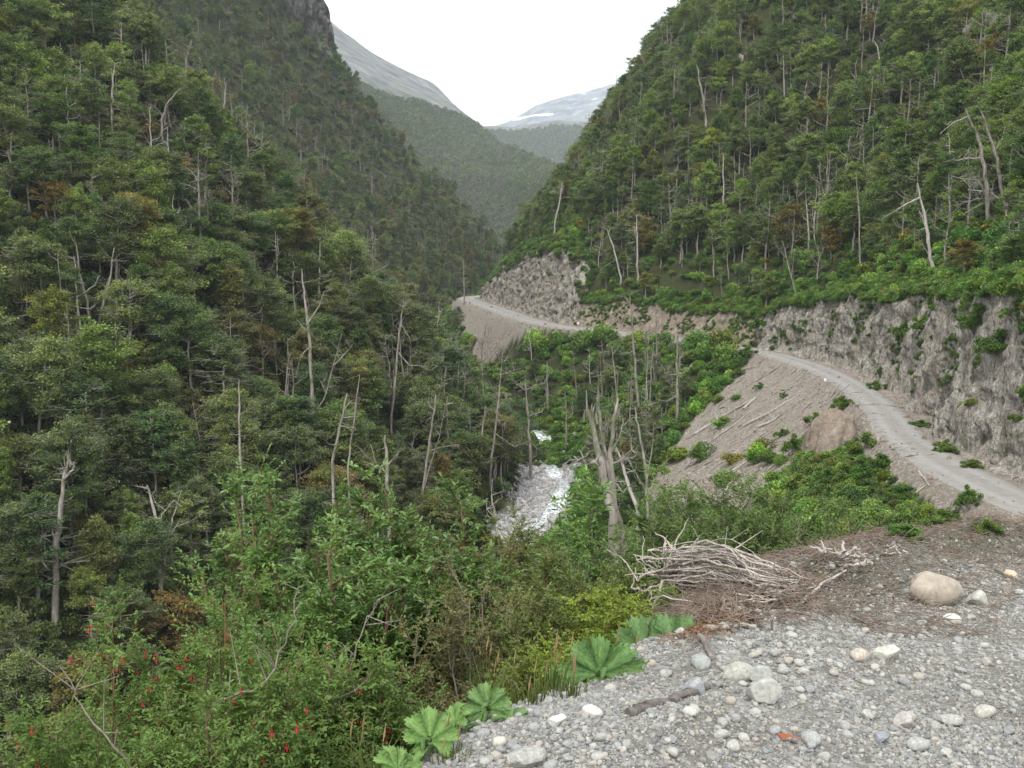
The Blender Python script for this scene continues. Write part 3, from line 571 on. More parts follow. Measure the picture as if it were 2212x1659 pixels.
# ------------------------------------------------------------------ standing dead trees (read off the photograph, then stood on the ground they grow from)
Q = 1024 / 2212.0
SN = [  # label, trunk pixels from the base up, width, limbs, twigs, extra pixels down to the ground
 ('tall thick grey dead trunk at the far left, broken at the top', [(120, 1390), (120, 1200), (130, 1090), (150, 985)], 19, [[(122, 1262), (105, 1250), (92, 1240)], [(140, 1050), (158, 1015), (160, 1005)], [(124, 1160), (108, 1120)]], 5),
 ('forked pale dead tree right of the thick broken trunk', [(347, 1300), (343, 1190), (338, 1130), (325, 1070), (318, 1050)], 11, [[(347, 1290), (362, 1170), (372, 1120), (392, 1060)], [(342, 1180), (322, 1190)], [(345, 1150), (352, 1110), (375, 1080)], [(365, 1160), (385, 1130)]], 14),
 ('bare curved dead trunk leaning left of a split pair on the left wall', [(197, 715), (188, 650), (172, 590), (165, 530)], 9, [[(192, 690), (180, 678)], [(170, 580), (162, 560)]], 4),
 ('split dead trunk with a long low side limb on the left wall', [(213, 705), (222, 660), (238, 600), (247, 535)], 9, [[(218, 685), (240, 692), (268, 686), (300, 660)], [(222, 660), (228, 620), (240, 590)], [(243, 570), (252, 560)]], 6),
 ('wide forked bare trunk standing in the middle of the left slope', [(677, 985), (673, 830), (668, 720), (658, 640), (652, 580)], 11, [[(680, 900), (705, 850), (725, 770), (738, 720)], [(668, 720), (640, 690)], [(670, 750), (650, 770), (640, 810)], [(720, 790), (750, 760), (765, 740)], [(705, 850), (690, 820)], [(665, 690), (690, 660), (700, 630)]], 14),
 ('slim tall dead trunk with one long limb bent out to the right', [(845, 925), (855, 800), (862, 720), (872, 645)], 8, [[(862, 770), (885, 790), (905, 790), (930, 800), (945, 790)], [(865, 700), (885, 730), (890, 760)], [(870, 665), (885, 650)], [(860, 740), (850, 725)]], 8),
 ('bushy topped grey dead tree high on the left wall', [(440, 600), (432, 500), (430, 430), (428, 355)], 9, [[(430, 420), (410, 400)], [(430, 400), (450, 380)], [(431, 450), (455, 430)], [(431, 470), (412, 450)], [(433, 500), (455, 480)], [(429, 385), (415, 372)]], 26),
 ('dead trunk with a twin stem and short side limbs left of the stream', [(905, 1110), (922, 1000), (935, 900), (942, 850)], 9, [[(912, 1075), (930, 1000), (950, 940), (966, 860)], [(925, 980), (960, 965), (990, 960)], [(918, 1040), (945, 1030)], [(914, 1060), (940, 1052)], [(937, 890), (925, 870)]], 10),
 ('straight grey dead pole left of the stream opening', [(1032, 1060), (1040, 960), (1048, 880)], 9, [[(1046, 910), (1052, 890)]], 3),
 ('many armed grey dead tree above the stream', [(1058, 1065), (1065, 960), (1078, 860), (1085, 760)], 8, [[(1070, 940), (1110, 965), (1140, 955)], [(1078, 860), (1060, 835)], [(1082, 820), (1110, 800)], [(1084, 790), (1070, 760)], [(1084, 790), (1105, 765)], [(1068, 920), (1095, 905)], [(1074, 880), (1100, 850)]], 22),
 ('twisted dead tree with a crooked arm ending in a fork', [(1147, 1015), (1143, 930), (1138, 870), (1135, 820)], 9, [[(1142, 905), (1170, 890), (1180, 868), (1182, 830)], [(1137, 845), (1115, 830), (1105, 815)], [(1136, 840), (1155, 832), (1175, 828), (1190, 800)], [(1145, 960), (1160, 970), (1158, 985)]], 8),
 ('tallest straight dead pole in the middle of the slope below the road', [(1380, 880), (1372, 800), (1367, 720), (1361, 635)], 9, [[(1368, 760), (1340, 765)], [(1369, 770), (1392, 775)], [(1362, 660), (1350, 640)]], 10),
 ('thin bare pole beside the tallest dead pole', [(1395, 870), (1397, 790), (1403, 705)], 5, [[(1398, 790), (1415, 760)], [(1402, 720), (1415, 712)]], 8),
 ('dead trunk with two drooping arms near the top edge of the scree', [(1462, 900), (1463, 810), (1463, 715)], 9, [[(1462, 862), (1440, 868), (1418, 862)], [(1463, 820), (1440, 810), (1432, 790)], [(1463, 810), (1485, 800), (1500, 780)], [(1463, 780), (1478, 765)]], 8),
 ('massive splintered grey trunk, thickest of the clump by the stream', [(1335, 1235), (1318, 1110), (1298, 1000), (1270, 885)], 26, [[(1300, 1010), (1265, 1000), (1240, 985)]], 6),
 ('tall jagged trunk rising from the middle of the clump by the stream', [(1345, 1210), (1322, 1060), (1300, 940), (1290, 860)], 14, [[(1310, 990), (1298, 960), (1272, 960)], [(1300, 940), (1312, 910)]], 8),
 ('branching bare trunk on the right of the clump by the stream', [(1350, 1190), (1325, 1060), (1318, 980), (1328, 900), (1335, 860)], 13, [[(1322, 1010), (1350, 990), (1368, 965)], [(1345, 995), (1375, 985)], [(1320, 970), (1340, 940), (1345, 905)], [(1318, 1040), (1345, 1065), (1360, 1050)]], 10),
 ('pale leaning pole right of the splintered clump', [(1378, 1105), (1350, 1020), (1335, 975)], 10, [[(1350, 1020), (1340, 985)]], 3),
 ('slim forked dead tree between the clump and the scree', [(1400, 1120), (1395, 1010), (1380, 930), (1372, 880)], 8, [[(1397, 1040), (1410, 960), (1412, 920)], [(1398, 1060), (1360, 1000), (1345, 975)]], 8),
 ('dark dead pole in front of the green slope below the road', [(1338, 890), (1328, 810), (1322, 750)], 7, [[(1330, 790), (1305, 785)], [(1325, 770), (1340, 745)]], 5),
 ('short twin poles left of the tallest dead pole', [(1183, 870), (1182, 780)], 6, [[(1178, 865), (1176, 820)]], 2),
 ('leaning white dead stem at the left edge of the stream bed', [(1097, 1195), (1072, 1125), (1062, 1070)], 11, [[(1072, 1120), (1052, 1100)]], 3),
 ('leaning dead trunk with snapped side limbs above the leafy shrub', [(718, 1000), (735, 920), (750, 850)], 9, [[(738, 905), (775, 900)], [(735, 920), (770, 925)], [(728, 955), (710, 960)], [(745, 880), (760, 865)]], 5),
 ('thin dead stem behind the leaning trunk above the leafy shrub', [(752, 1010), (765, 900), (777, 810)], 6, [[(768, 880), (780, 860)]], 4),
 ('short thick broken stump with a forked top above the leafy shrub', [(838, 1060), (835, 990), (832, 940)], 13, [[(836, 1000), (862, 975)], [(836, 1020), (810, 1000), (790, 985)], [(812, 1000), (800, 960)]], 4),
 ('slender dead pole in the trees left of the leafy shrub', [(518, 960), (517, 880), (517, 820)], 7, [[(517, 900), (535, 885)], [(518, 930), (500, 940)]], 6),
 ('pale dead top with a white forked tip high on the left wall', [(243, 230), (243, 180), (248, 140)], 7, [[(245, 170), (236, 130)], [(247, 145), (262, 133)]], 2),
 ('crooked dead tree with a hooked limb near the top of the left wall', [(400, 175), (403, 130), (415, 85)], 8, [[(402, 145), (425, 155), (447, 150)], [(405, 125), (395, 105)], [(408, 110), (422, 100)]], 6),
 ('curving dead tree with reddish moss high on the left wall', [(350, 310), (350, 260), (360, 225), (385, 195)], 8, [[(352, 255), (335, 230)], [(350, 280), (375, 265), (380, 250)]], 14),
 ('thin white pole near the rock tower on the left wall', [(483, 240), (488, 180)], 5, [], 1),
 ('bare straight trunk pair on the left wall, right one', [(242, 290), (240, 225)], 8, [], 1),
 ('bare straight trunk pair on the left wall, left one', [(215, 330), (213, 240)], 6, [], 1),
 ('leaning grey trunk pair high in the forest on the right wall', [(1525, 265), (1517, 200), (1505, 140)], 9, [[(1520, 225), (1525, 180)], [(1522, 240), (1512, 220)]], 8),
 ('single white dead pole high on the right wall', [(1694, 200), (1692, 120)], 4, [[(1693, 165), (1702, 158)]], 3),
 ('white forked dead top at the upper right of the wall', [(1900, 130), (1895, 100), (1888, 88)], 4, [[(1898, 112), (1915, 108), (1912, 85)], [(1912, 100), (1925, 95)]], 3),
 ('leaning pale trunk above the far rock cut', [(1198, 490), (1210, 430), (1215, 395)], 6, [[(1212, 420), (1218, 400)]], 2),
 ('thin pale stem leaning left above the humped banks', [(1341, 600), (1328, 545), (1312, 495)], 6, [], 1),
 ('pale twin stem with leaf tufts above the humped banks', [(1378, 590), (1376, 520), (1375, 465)], 6, [[(1376, 520), (1368, 490)]], 8),
 ('thick pale trunk curving down to the top of the near rock cut', [(2018, 590), (2005, 520), (1995, 460), (1982, 395)], 12, [[(2002, 500), (1985, 455)], [(1990, 430), (1960, 440), (1935, 455)]], 3),
 ('tall grey trunk leaning left at the right edge of the forest', [(2135, 480), (2128, 380), (2115, 300), (2085, 235)], 14, [[(2095, 255), (2060, 265), (2030, 290)], [(2120, 340), (2070, 345), (2040, 350)]], 6),
 ('second tall grey trunk at the right edge, behind the leaning one', [(2175, 470), (2160, 380), (2145, 310), (2118, 240)], 13, [[(2150, 330), (2165, 300)]], 4),
 ('fallen crown of tangled white branches on the right wall', [(2165, 440), (2140, 415), (2090, 410)], 7, [[(2140, 415), (2110, 390), (2070, 385)], [(2150, 430), (2110, 430), (2060, 445)], [(2150, 425), (2120, 440), (2085, 460)], [(2130, 412), (2100, 375)]], 40),
 ('thin mottled trunk in the forest left of the leaning grey pair', [(1857, 560), (1856, 480), (1850, 375)], 6, [], 3),
 ('slim pale trunk low in the forest on the right wall', [(1747, 520), (1742, 440)], 6, [], 1),
 ('pair of slim pale trunks on the right wall, taller one', [(1563, 420), (1562, 330)], 5, [], 1),
 ('grey stem pair rising from the bushes above the road bend', [(1720, 640), (1700, 560), (1690, 520)], 5, [[(1710, 600), (1715, 550)], [(1700, 560), (1675, 530)]], 10),
 ('tangle of bare stems above the brown bank by the road', [(1765, 600), (1770, 550), (1760, 520)], 5, [[(1768, 560), (1785, 520)], [(1768, 570), (1745, 540)], [(1766, 590), (1790, 560)]], 14),
 ('dead tree in front of the far shoulder of the road', [(1003, 640), (1002, 590), (1000, 560)], 4, [[(1002, 610), (992, 600)]], 3),
 ('grey branchy dead tree left of the far road shoulder', [(1045, 860), (1040, 760), (1050, 700)], 6, [[(1041, 780), (1070, 750), (1085, 730)], [(1042, 760), (1030, 730)]], 14),
 ('dead stem at the left end of the road opening above the stream', [(1222, 965), (1224, 890), (1220, 840)], 5, [[(1223, 900), (1240, 890)]], 3),
]
SNP = []
for lb, tr, w, limbs, tw in SN:
    ub, vb = tr[0][0] * Q, tr[0][1] * Q
    g = hit(ub, min(vb + 8, 640)); d = proj(*g)[2]
    if 'stream opening' in lb or 'many armed' in lb: d = min(d, 185)
    if 'clump' in lb: d = 62 if 'splintered grey' in lb else (64 if 'middle' in lb else 63)
    if 'clump and the scree' in lb or 'right of the splintered' in lb: d = 84
    if 'edge of the stream bed' in lb: d = 88
    if 'leafy shrub' in lb: d = min(d, 95)
    SNP.append((lb, tr, w, limbs, tw, d))
def seg_dist(px, py, pts):
    b = np.full(px.shape, 1e9)
    for (a0, a1), (b0, b1) in zip(pts[:-1], pts[1:]):
        dx, dy = b0 - a0, b1 - a1; t = np.clip(((px - a0) * dx + (py - a1) * dy) / (dx * dx + dy * dy + 1e-9), 0, 1)
        b = np.minimum(b, np.hypot(px - a0 - t * dx, py - a1 - t * dy))
    return b
_T = np.array([t[:4] for t in trees]); tu, tv, td = proj(_T[:, 0], _T[:, 1], _T[:, 2] + _T[:, 3] * .68); trad = _T[:, 3] * .34 * F / td
keep = np.ones(len(trees), bool)
for lb, tr, w, limbs, tw, d in SNP:
    keep &= ~((seg_dist(tu, tv, [(a * Q, b * Q) for a, b in tr]) < trad * .5 + 1.5) & (td < d + 3) & (td > d * .45))
trees = [t for t, k in zip(trees, keep) if k]
SHORT = ['the thick broken trunk at far left', 'the forked tree beside the thick trunk', 'the curved trunk on the left wall', 'the split trunk with a long limb', 'the wide forked trunk mid slope', 'the slim trunk with bent limb', 'the bushy topped dead tree', 'the twin stemmed dead trunk', 'the straight pole by the stream', 'the many armed dead tree', 'the twisted dead tree with crooked arm', 'the tallest pole below the road', 'the thin pole below the road', 'the drooping armed trunk by the scree', 'the splintered trunk clump', 'the jagged trunk in the clump', 'the branching trunk in the clump', 'the leaning pole by the clump', 'the slim forked tree by the scree', 'the dark pole on the green slope', 'the short twin poles', 'the leaning white stem by the stream', 'the leaning trunk over the leafy shrub', 'the thin stem over the leafy shrub', 'the forked stump over the leafy shrub', 'the slender pole left of the shrub', 'the white forked tip up left', 'the hooked limb tree up left', 'the mossy curving tree up left', 'the thin white pole by the tower', 'the right one of the trunk pair', 'the left one of the trunk pair', 'the high leaning pair on the right', 'the white pole on the right wall', 'the white forked top up right', 'the leaning trunk above the far cut', 'the thin left leaning stem', 'the twin stem with leaf tufts', 'the thick curved trunk above the cut', 'the tall leaning trunk at the right', 'the second tall trunk at the right', 'the tangled white branches', 'the thin mottled trunk', 'the slim low trunk on the right', 'the slim pair on the right wall', 'the grey stem pair above the bend', 'the stem tangle above the bank', 'the dead tree by the far shoulder', 'the branchy tree left of the far shoulder', 'the dead stem above the stream']
assert len(SHORT) == len(SNP)
ANCH = [(sum(a for a, b in t[1]) / len(t[1]) * Q, sum(b for a, b in t[1]) / len(t[1]) * Q) for t in SNP]
def relate(items, anch, names):
    """words that place each (u, v) by its nearest landmark: direction, then how far along"""
    seen = {}; out = [None] * len(items)
    DIRS = ['right of', 'below right of', 'below', 'below left of', 'left of', 'above left of', 'above', 'above right of']
    rel = []
    for i, (u, v) in enumerate(items):
        k = min(range(len(anch)), key=lambda q: (anch[q][0] - u) ** 2 + (anch[q][1] - v) ** 2); dx, dy = u - anch[k][0], v - anch[k][1]
        rel.append((k, int(round(math.atan2(dy, dx) / (PI / 4))) % 8, math.hypot(dx, dy)))
    for i in sorted(range(len(items)), key=lambda q: rel[q][2]):
        c = seen.get(rel[i][:2], 0); seen[rel[i][:2]] = c + 1
        out[i] = (['closest', 'second closest', 'third closest', 'fourth', 'fifth', 'sixth', 'seventh', 'eighth', 'ninth', 'tenth', 'eleventh', 'twelfth', 'thirteenth', 'fourteenth', 'fifteenth', 'sixteenth', 'seventeenth', 'eighteenth', 'nineteenth', 'twentieth', 'twenty-first', 'twenty-second', 'twenty-third', 'twenty-fourth', 'twenty-fifth', 'twenty-sixth', 'twenty-seventh', 'twenty-eighth'][min(c, 27)], DIRS[rel[i][1]] + ' ' + names[rel[i][0]])
    return out
trees.sort(key=lambda t: -t[3] / math.hypot(t[0], t[1]) * (1 if -10 < proj(t[0], t[1], t[2] + t[3] * .7)[0] < 1034 and proj(t[0], t[1], t[2] + t[3])[1] < 760 else .1))
NIND = 290
LAB = {(0, 0): ('green crowned beech in the dense forest on the left valley wall', 'forest trees on the left valley wall'),
       (0, 1): ('rust brown crowned tree among the green ones on the left valley wall', 'rusty trees on the left valley wall'),
       (1, 0): ('olive green beech in the forest above the rock cut on the right wall', 'forest trees above the road'),
       (1, 1): ('rusty crowned tree in the forest above the rock cut on the right', 'rusty trees above the road'),
       (2, 0): ('small green tree on the slope between the road and the stream', 'trees between road and stream'),
       (2, 1): ('small rust tinged tree on the slope between road and stream', 'rusty trees between road and stream')}
_rl = relate([tuple(float(q) for q in proj(t[0], t[1], t[2] + t[3] * .7)[:2]) for t in trees[:NIND]], ANCH, SHORT)
for (x, y, z, h, st, tt, rust, zn, rz, ws), (od, wh) in zip(trees[:NIND], _rl):
    e = empty('beech_tree' if not rust else 'rusty_tree', (x, y, z), rz); s = h / 11.0; e.scale = (s * ws, s * ws, s)
    _, gp = LAB[(zn, int(rust))]; hue = 'rusty' if rust else ('dull brownish' if tt[0] > tt[1] * 1.12 else ('olive' if tt[0] > tt[1] * .98 else 'green'))
    tag(e, '%s tree, %s %s' % (hue, od, wh), 'tree', gp)
    for nm, me in zip(('trunk', 'crown'), TR[st]):
        o = bpy.data.objects.new(nm, me); COL.objects.link(o); o.parent = e; o.color = (*tt, 1)
rest = trees[NIND:]
rs = np.random.RandomState(9)
P = np.array([t[:3] for t in rest]); Hh = np.array([t[3] for t in rest]) / 11.0; ws = np.array([t[9] for t in rest])
fi = rs.randint(0, 6, len(rest)); dd = np.hypot(P[:, 0], P[:, 1]); snagp = rs.rand(len(rest)) < np.where((P[:, 1] < 270) & (P[:, 0] > -70), .27, np.where(P[:, 0] > 20, .24, .17))
fi = np.where(snagp, 13 + rs.randint(0, 3, len(rest)), fi); ws = np.where(snagp, 1, ws); Hh = Hh * np.where(snagp, 1.25, 1); 
T4 = np.concatenate([np.array([t[5] for t in rest]), np.ones((len(rest), 1))], 1)
rot = np.stack([rs.normal(0, .04, len(rest)), rs.normal(0, .04, len(rest)), rs.uniform(0, 6.28, len(rest))], 1)
o = points_instancer('forest', P, rot, np.stack([Hh * ws, Hh * ws, Hh], 1), fi, T4, FARC); tag(o, 'dense evergreen forest covering both valley walls', 'forest', kind='stuff')
print('trees', len(trees))
# undergrowth
def undergrowth():
    Ps, Rt, Sc, Ix, Tt = [], [], [], [], []
    for sp, d0, d1, sd in ((1.6, 40, 130, 21), (2.2, 130, 240, 22), (3.0, 240, 450, 23), (5.5, 450, 800, 24)):
        X, Y, rs = candidates(sp, d0, d1, sd, yr=(20, 800)); Zg = samp(gz, X, Y); dV, sV, r, sR, pd, sc, rk, rv = zoneinfo(X, Y)
        ok = ((sc < .3) | (rs.rand(len(X)) < .05)) & (rk < .3) & (rv < .5) & (pd > 14) & ((sR > 0) & (r > 5.6) | (sR < 0) & (r > np.where((Y > 195) & (Y < 285), .5, 1.6)))
        ok &= visible(X, Y, Zg, 2.5)
        s = rs.uniform(.7, 1.5, len(X)) * (1 + .35 * max(0, sp - 2.2) / 2)
        right = (sR > 0) & (sV > 0); near_r = (sR < 0) & (sV > 0)
        s = np.where(near_r & (r < 6) & ((Y < 192) | (Y > 286)), s * .5, s); s = np.where(right & (r < 8), s * .7, s); s = np.where(near_r & (Y > 200) & (Y < 280) & (r < 4), s * rs.uniform(1.1, 1.9, len(X)), s)
        P = np.stack([X, Y, Zg - .1], 1)
        ok &= clear_of(P, s * 1.2, s * 1.0, .3) | (near_r & (r > 1) & (s < .75) & (Y < 150)) | (near_r & (r > 7)) | (right) | (near_r & (Y > 192) & (Y < 286) & (r > .8))
        P = P[ok]; n = len(P); t, _ = tints(n, rs, .02, 0, .85, .15)
        br = ((right & (r < 22)) | near_r)[ok]; t[br] = t[br] * [1.25, 1.6, .95] * (1 + .3 * fbm(P[br, 0] / 8, P[br, 1] / 8, 0, 2, 5))[:, None]
        Ps.append(P); Rt.append(np.stack([rs.normal(0, .1, n), rs.normal(0, .1, n), rs.uniform(0, 6.28, n)], 1)); s = s[ok]
        Sc.append(np.stack([s, s, s * rs.uniform(.7, 1.5, n)], 1)); Ix.append(rs.randint(9, 13, n) if sp < 4 else rs.randint(16, 18, n)); Tt.append(np.concatenate([t, np.ones((n, 1))], 1))
    P = np.concatenate(Ps); print('undergrowth', len(P))
    o = points_instancer('undergrowth', P, np.concatenate(Rt), np.concatenate(Sc), np.concatenate(Ix), np.concatenate(Tt), FARC)
    tag(o, 'low green bushes and ferns covering the slopes under the trees', 'undergrowth', kind='stuff')
undergrowth()
def stand_snag(k, lb, tr, w, limbs, tw, d):
    rs = np.random.RandomState(500 + k); px = Q / F * d
    base = at(tr[0][0] * Q, tr[0][1] * Q, d); gzv = Z(base[0], base[1])
    root = empty('dead_tree', (base[0], base[1], min(gzv, base[2])))
    tag(root, lb, 'dead tree', 'weathered dead trees standing in the forest')
    off = np.array(root.location)
    pts = [at(a * Q, b * Q, d + rs.normal(0, .12) * w * px * 3) for a, b in tr]
    if base[2] > gzv - .3: pts = [np.array([pts[0][0] + .02 * (base[2] - gzv), pts[0][1], gzv - .8])] + pts
    T = wob(pts, w * px * .10, rs) - off
    zz = np.linspace(0, 1, len(T)); w = w * (.9 if 'clump' in lb else .72); R = w * px * .5 * np.interp(zz, [0, .7, 1], [1.15, .75, .34])
    mat = M['white_wood'] if ('white' in lb or 'pale' in lb) else M['dead_wood']
    b = MB(); tube(b, T, R, 9, rough=.16, rs=k); 
    if w > 12:                                   # splintered top
        for _ in range(6):
            p = T[-2] + rs.normal(0, .3, 3) * w * px; tube(b, [p, p + [rs.normal(0, .2) * w * px, 0, rs.uniform(1, 3) * w * px]], [w * px * .16, .01], 4)
    b.build('trunk', mat, root)
    Ls = []
    for L in limbs:
        dj = rs.normal(0, 1) * 1.2; n = len(L)
        Pp = np.array([at(a * Q, c * Q, d + dj * i / n) for i, (a, c) in enumerate(L)]) - off
        j = np.argmin(np.linalg.norm(T - Pp[0], axis=1)); 
        if np.linalg.norm(T[j] - Pp[0]) < w * px * 2.5: Pp[0] = T[j]
        Pp = wob(Pp, w * px * .09, rs); b = MB(); r0 = w * px * .24
        tube(b, Pp, np.linspace(r0, r0 * .28, len(Pp)), 6, rough=.12, rs=k); b.build('limb', mat, root); Ls.append(Pp)
    b = MB(); any_ = False
    src_ = [T[len(T) // 3:]] + Ls
    for i in range(tw * 2 + 3):
        Ln = src_[rs.randint(0, len(src_))]; p = Ln[rs.randint(1, len(Ln))]; s = px * rs.uniform(12, 34)
        dv = rs.normal(0, 1, 3) * [1, 1, .6] + [0, 0, .25]; dv /= np.linalg.norm(dv); q = p + dv * s; q2 = q + (dv * .4 + rs.normal(0, .35, 3) + [0, 0, .3]) * s * .6
        r = w * px * .09; tube(b, [p, q, q2], [r, r * .6, r * .25], 4)
        for _ in range(2):
            t0 = p + (q - p) * rs.uniform(.4, 1); tube(b, [t0, t0 + rs.normal(0, .4, 3) * s * .7], [r * .45, r * .2], 3)
    b.build('twig', mat, root)
for k, sdat in enumerate(SNP): stand_snag(k, *sdat)
SNV = [snag_mesh(700 + i, 10.0, [1.5, .6, 2.5][i % 3], 7, M['dead_wood'] if i % 3 else M['white_wood'], [9, 5, 14][i % 3]) for i in range(9)]
rs = np.random.RandomState(321); XS = []
for (u0, u1, v0, v1, n, h0, h1) in ((395, 690, 350, 500, 34, 9, 15), (20, 480, 120, 420, 40, 9, 14), (560, 1010, 110, 262, 34, 7, 12)):
    m = 0
    while m < n:
        u, v = rs.uniform(u0, u1), rs.uniform(v0, v1); g = hit(u, v + 12); d = proj(*g)[2]
        if d > 420 or any(inpoly(np.array([u]), np.array([v + 4.]), p)[0] for p in KEEP) or samp(sc_, g[0], g[1]) > .3 or samp(gi['dV'], g[0], g[1]) < 4: continue
        m += 1; h = rs.uniform(h0, h1); o = bpy.data.objects.new('dead_tree', SNV[rs.randint(0, 9)]); COL.objects.link(o); o.location = g; q = h / 10; o.scale = (q * .85, q * .85, q)
        o.rotation_euler = (rs.normal(0, .05), rs.normal(0, .05), rs.uniform(0, 6.28)); XS.append((o, *[float(w) for w in proj(g[0], g[1], g[2] + h * .6)[:2]]))
for (o, u, v), (od, wh) in zip(XS, relate([q[1:] for q in XS], ANCH, SHORT)): tag(o, 'slim bare dead trunk, %s %s' % (od, wh), 'dead tree', 'slim dead trunks scattered through the forest')
# ------------------------------------------------------------------ far mountains
def hillmat(name, forest, rocka, rockb, snow=False, tint=(1, 1, 1)):
    m, nt, b = newmat(name, 0.95, 0.1); w = coords(nt)
    a = nd(nt, 'ShaderNodeAttribute', attribute_name='var').outputs['Fac']
    n = nz(nt, w, .012, 9, .65); s_ = nz(nt, coords(nt, (1, 1, .9), rot=(0, .6, 0)), .022, 10, .72, .3); f = nz(nt, w, .15, 5, .7)
    fo = mixc(nt, ramp(nt, f, [(.35, 0.), (.65, 1.)]), forest, [c * 1.9 for c in forest]); fo = mixc(nt, ramp(nt, n, [(.5, 0.), (.7, .6)]), fo, (.13, .13, .075))
    ro = ramp(nt, s_, [(.38, rocka), (.5, [(x + y) / 2 for x, y in zip(rocka, rockb)]), (.6, rockb)])
    ro = mixc(nt, ramp(nt, n, [(.5, 0.), (.62, .55)]), ro, (.14, .15, .09))
    if snow: ro = mixc(nt, ramp(nt, nz(nt, coords(nt, (.55, .3, 1.8), rot=(0, -.45, .2)), .009, 4, .5, .6), [(.6, 0.), (.62, 1.)]), ro, (.85, .88, .92))
    k = ramp(nt, mth(nt, 'ADD', a, mth(nt, 'MULTIPLY', mth(nt, 'SUBTRACT', n, .5), .35)), [(.48, 0.), (.54, 1.)])
    nt.links.new(mixc(nt, k, fo, ro), b.inputs['Base Color']); bump(nt, b, s_, .8, 9.)
    return m
def sheet(name, cols, mat, n=150, m=110, amp=10, seed=0, rockrow=None, ns=120., rockto=None):
    """cols: [u, (v, depth) ...] from the foot up to the crest and down the back"""
    C = np.array([[at(u, v, d) for v, d in rows] for u, rows in cols]); t = np.arange(len(cols)); tq = np.linspace(0, len(cols) - 1, n)
    C = np.stack([[np.interp(tq, t, C[:, r, c]) for c in range(3)] for r in range(C.shape[1])], 0).transpose(2, 0, 1)
    r_ = np.arange(C.shape[1]); rq = np.linspace(0, C.shape[1] - 1, m)
    G = np.stack([np.stack([np.interp(rq, r_, C[i, :, c]) for c in range(3)], 1) for i in range(n)])
    dz = amp * fbm(G[..., 0] / ns, G[..., 1] / ns, G[..., 2] / ns, 5, seed); G[..., 2] += dz; G[..., 1] += dz * 2
    ni = np.arange(n * m).reshape(n, m); b = MB()
    a = np.zeros((n, m)) if rockrow is None else np.tile(np.clip((rq - rockrow) * .5 + .5, 0, 1), (n, 1))
    if rockto is not None: a = a * np.clip((rockto - tq)[:, None] * 2, 0, 1)
    b.add(G, np.stack([ni[:-1, :-1], ni[1:, :-1], ni[1:, 1:], ni[:-1, 1:]], -1).reshape(-1, 4), a.ravel())
    o = b.build(name, mat); tag(o, kind='structure'); return G, a
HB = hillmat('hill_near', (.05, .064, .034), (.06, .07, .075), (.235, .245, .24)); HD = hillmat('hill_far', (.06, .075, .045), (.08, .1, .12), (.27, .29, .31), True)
GB, aB = sheet('hill', [(200, [(330, 1050), (150, 1200), (-20, 1500), (-80, 1900), (-60, 2400)]), (340, [(310, 1050), (180, 1200), (67, 1500), (29, 2000), (60, 2500)]),
   (360, [(300, 1060), (180, 1220), (74, 1520), (43, 2020), (80, 2500)]), (378, [(300, 1060), (180, 1220), (83, 1550), (54, 2050), (90, 2500)]), (409, [(295, 1080), (180, 1260), (95, 1600), (71, 2080), (110, 2500)]),
   (428, [(290, 1080), (180, 1280), (103, 1650), (80, 2100), (120, 2500)]), (449, [(280, 1080), (180, 1300), (112, 1700), (98, 2050), (130, 2400)]), (464, [(275, 1100), (185, 1300), (119, 1720), (112, 1950), (140, 2300)]),
   (477, [(270, 1100), (185, 1300), (126, 1750), (124, 1850), (150, 2200)]), (495, [(262, 1100), (190, 1300), (142, 1700), (136, 1760), (165, 2100)]), (520, [(250, 1120), (195, 1250), (152, 1560), (147, 1600), (180, 1900)]),
   (549, [(240, 1150), (200, 1230), (165, 1420), (159, 1450), (200, 1700)]), (590, [(240, 1180), (215, 1210), (190, 1290), (185, 1300), (230, 1500)]), (680, [(260, 1200), (240, 1220), (225, 1250), (220, 1260), (260, 1400)])],
   HB, 190, 130, 13, 7, 1.95, 120., 8.3)
GC, aC = sheet('hill', [(400, [(240, 2200), (170, 2500), (122, 2800), (150, 3200)]), (478, [(240, 2200), (165, 2500), (125, 2750), (150, 3200)]), (505, [(240, 2200), (160, 2500), (125, 2700), (150, 3200)]),
   (540, [(240, 2200), (160, 2450), (122, 2700), (150, 3200)]), (580, [(240, 2200), (160, 2400), (121, 2700), (150, 3200)]), (720, [(240, 2200), (160, 2400), (119, 2700), (150, 3200)])], HB, 120, 60, 14, 17, 1.85)
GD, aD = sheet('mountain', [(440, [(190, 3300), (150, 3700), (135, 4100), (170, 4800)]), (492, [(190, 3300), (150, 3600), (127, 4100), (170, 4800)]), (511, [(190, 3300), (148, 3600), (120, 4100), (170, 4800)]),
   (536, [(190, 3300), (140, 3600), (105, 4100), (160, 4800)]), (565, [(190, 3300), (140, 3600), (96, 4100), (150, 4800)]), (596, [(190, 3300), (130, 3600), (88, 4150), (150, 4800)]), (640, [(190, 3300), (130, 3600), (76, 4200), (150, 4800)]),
   (760, [(190, 3300), (130, 3600), (60, 4300), (150, 4800)])], HD, 140, 70, 22, 27, -2., 200.)
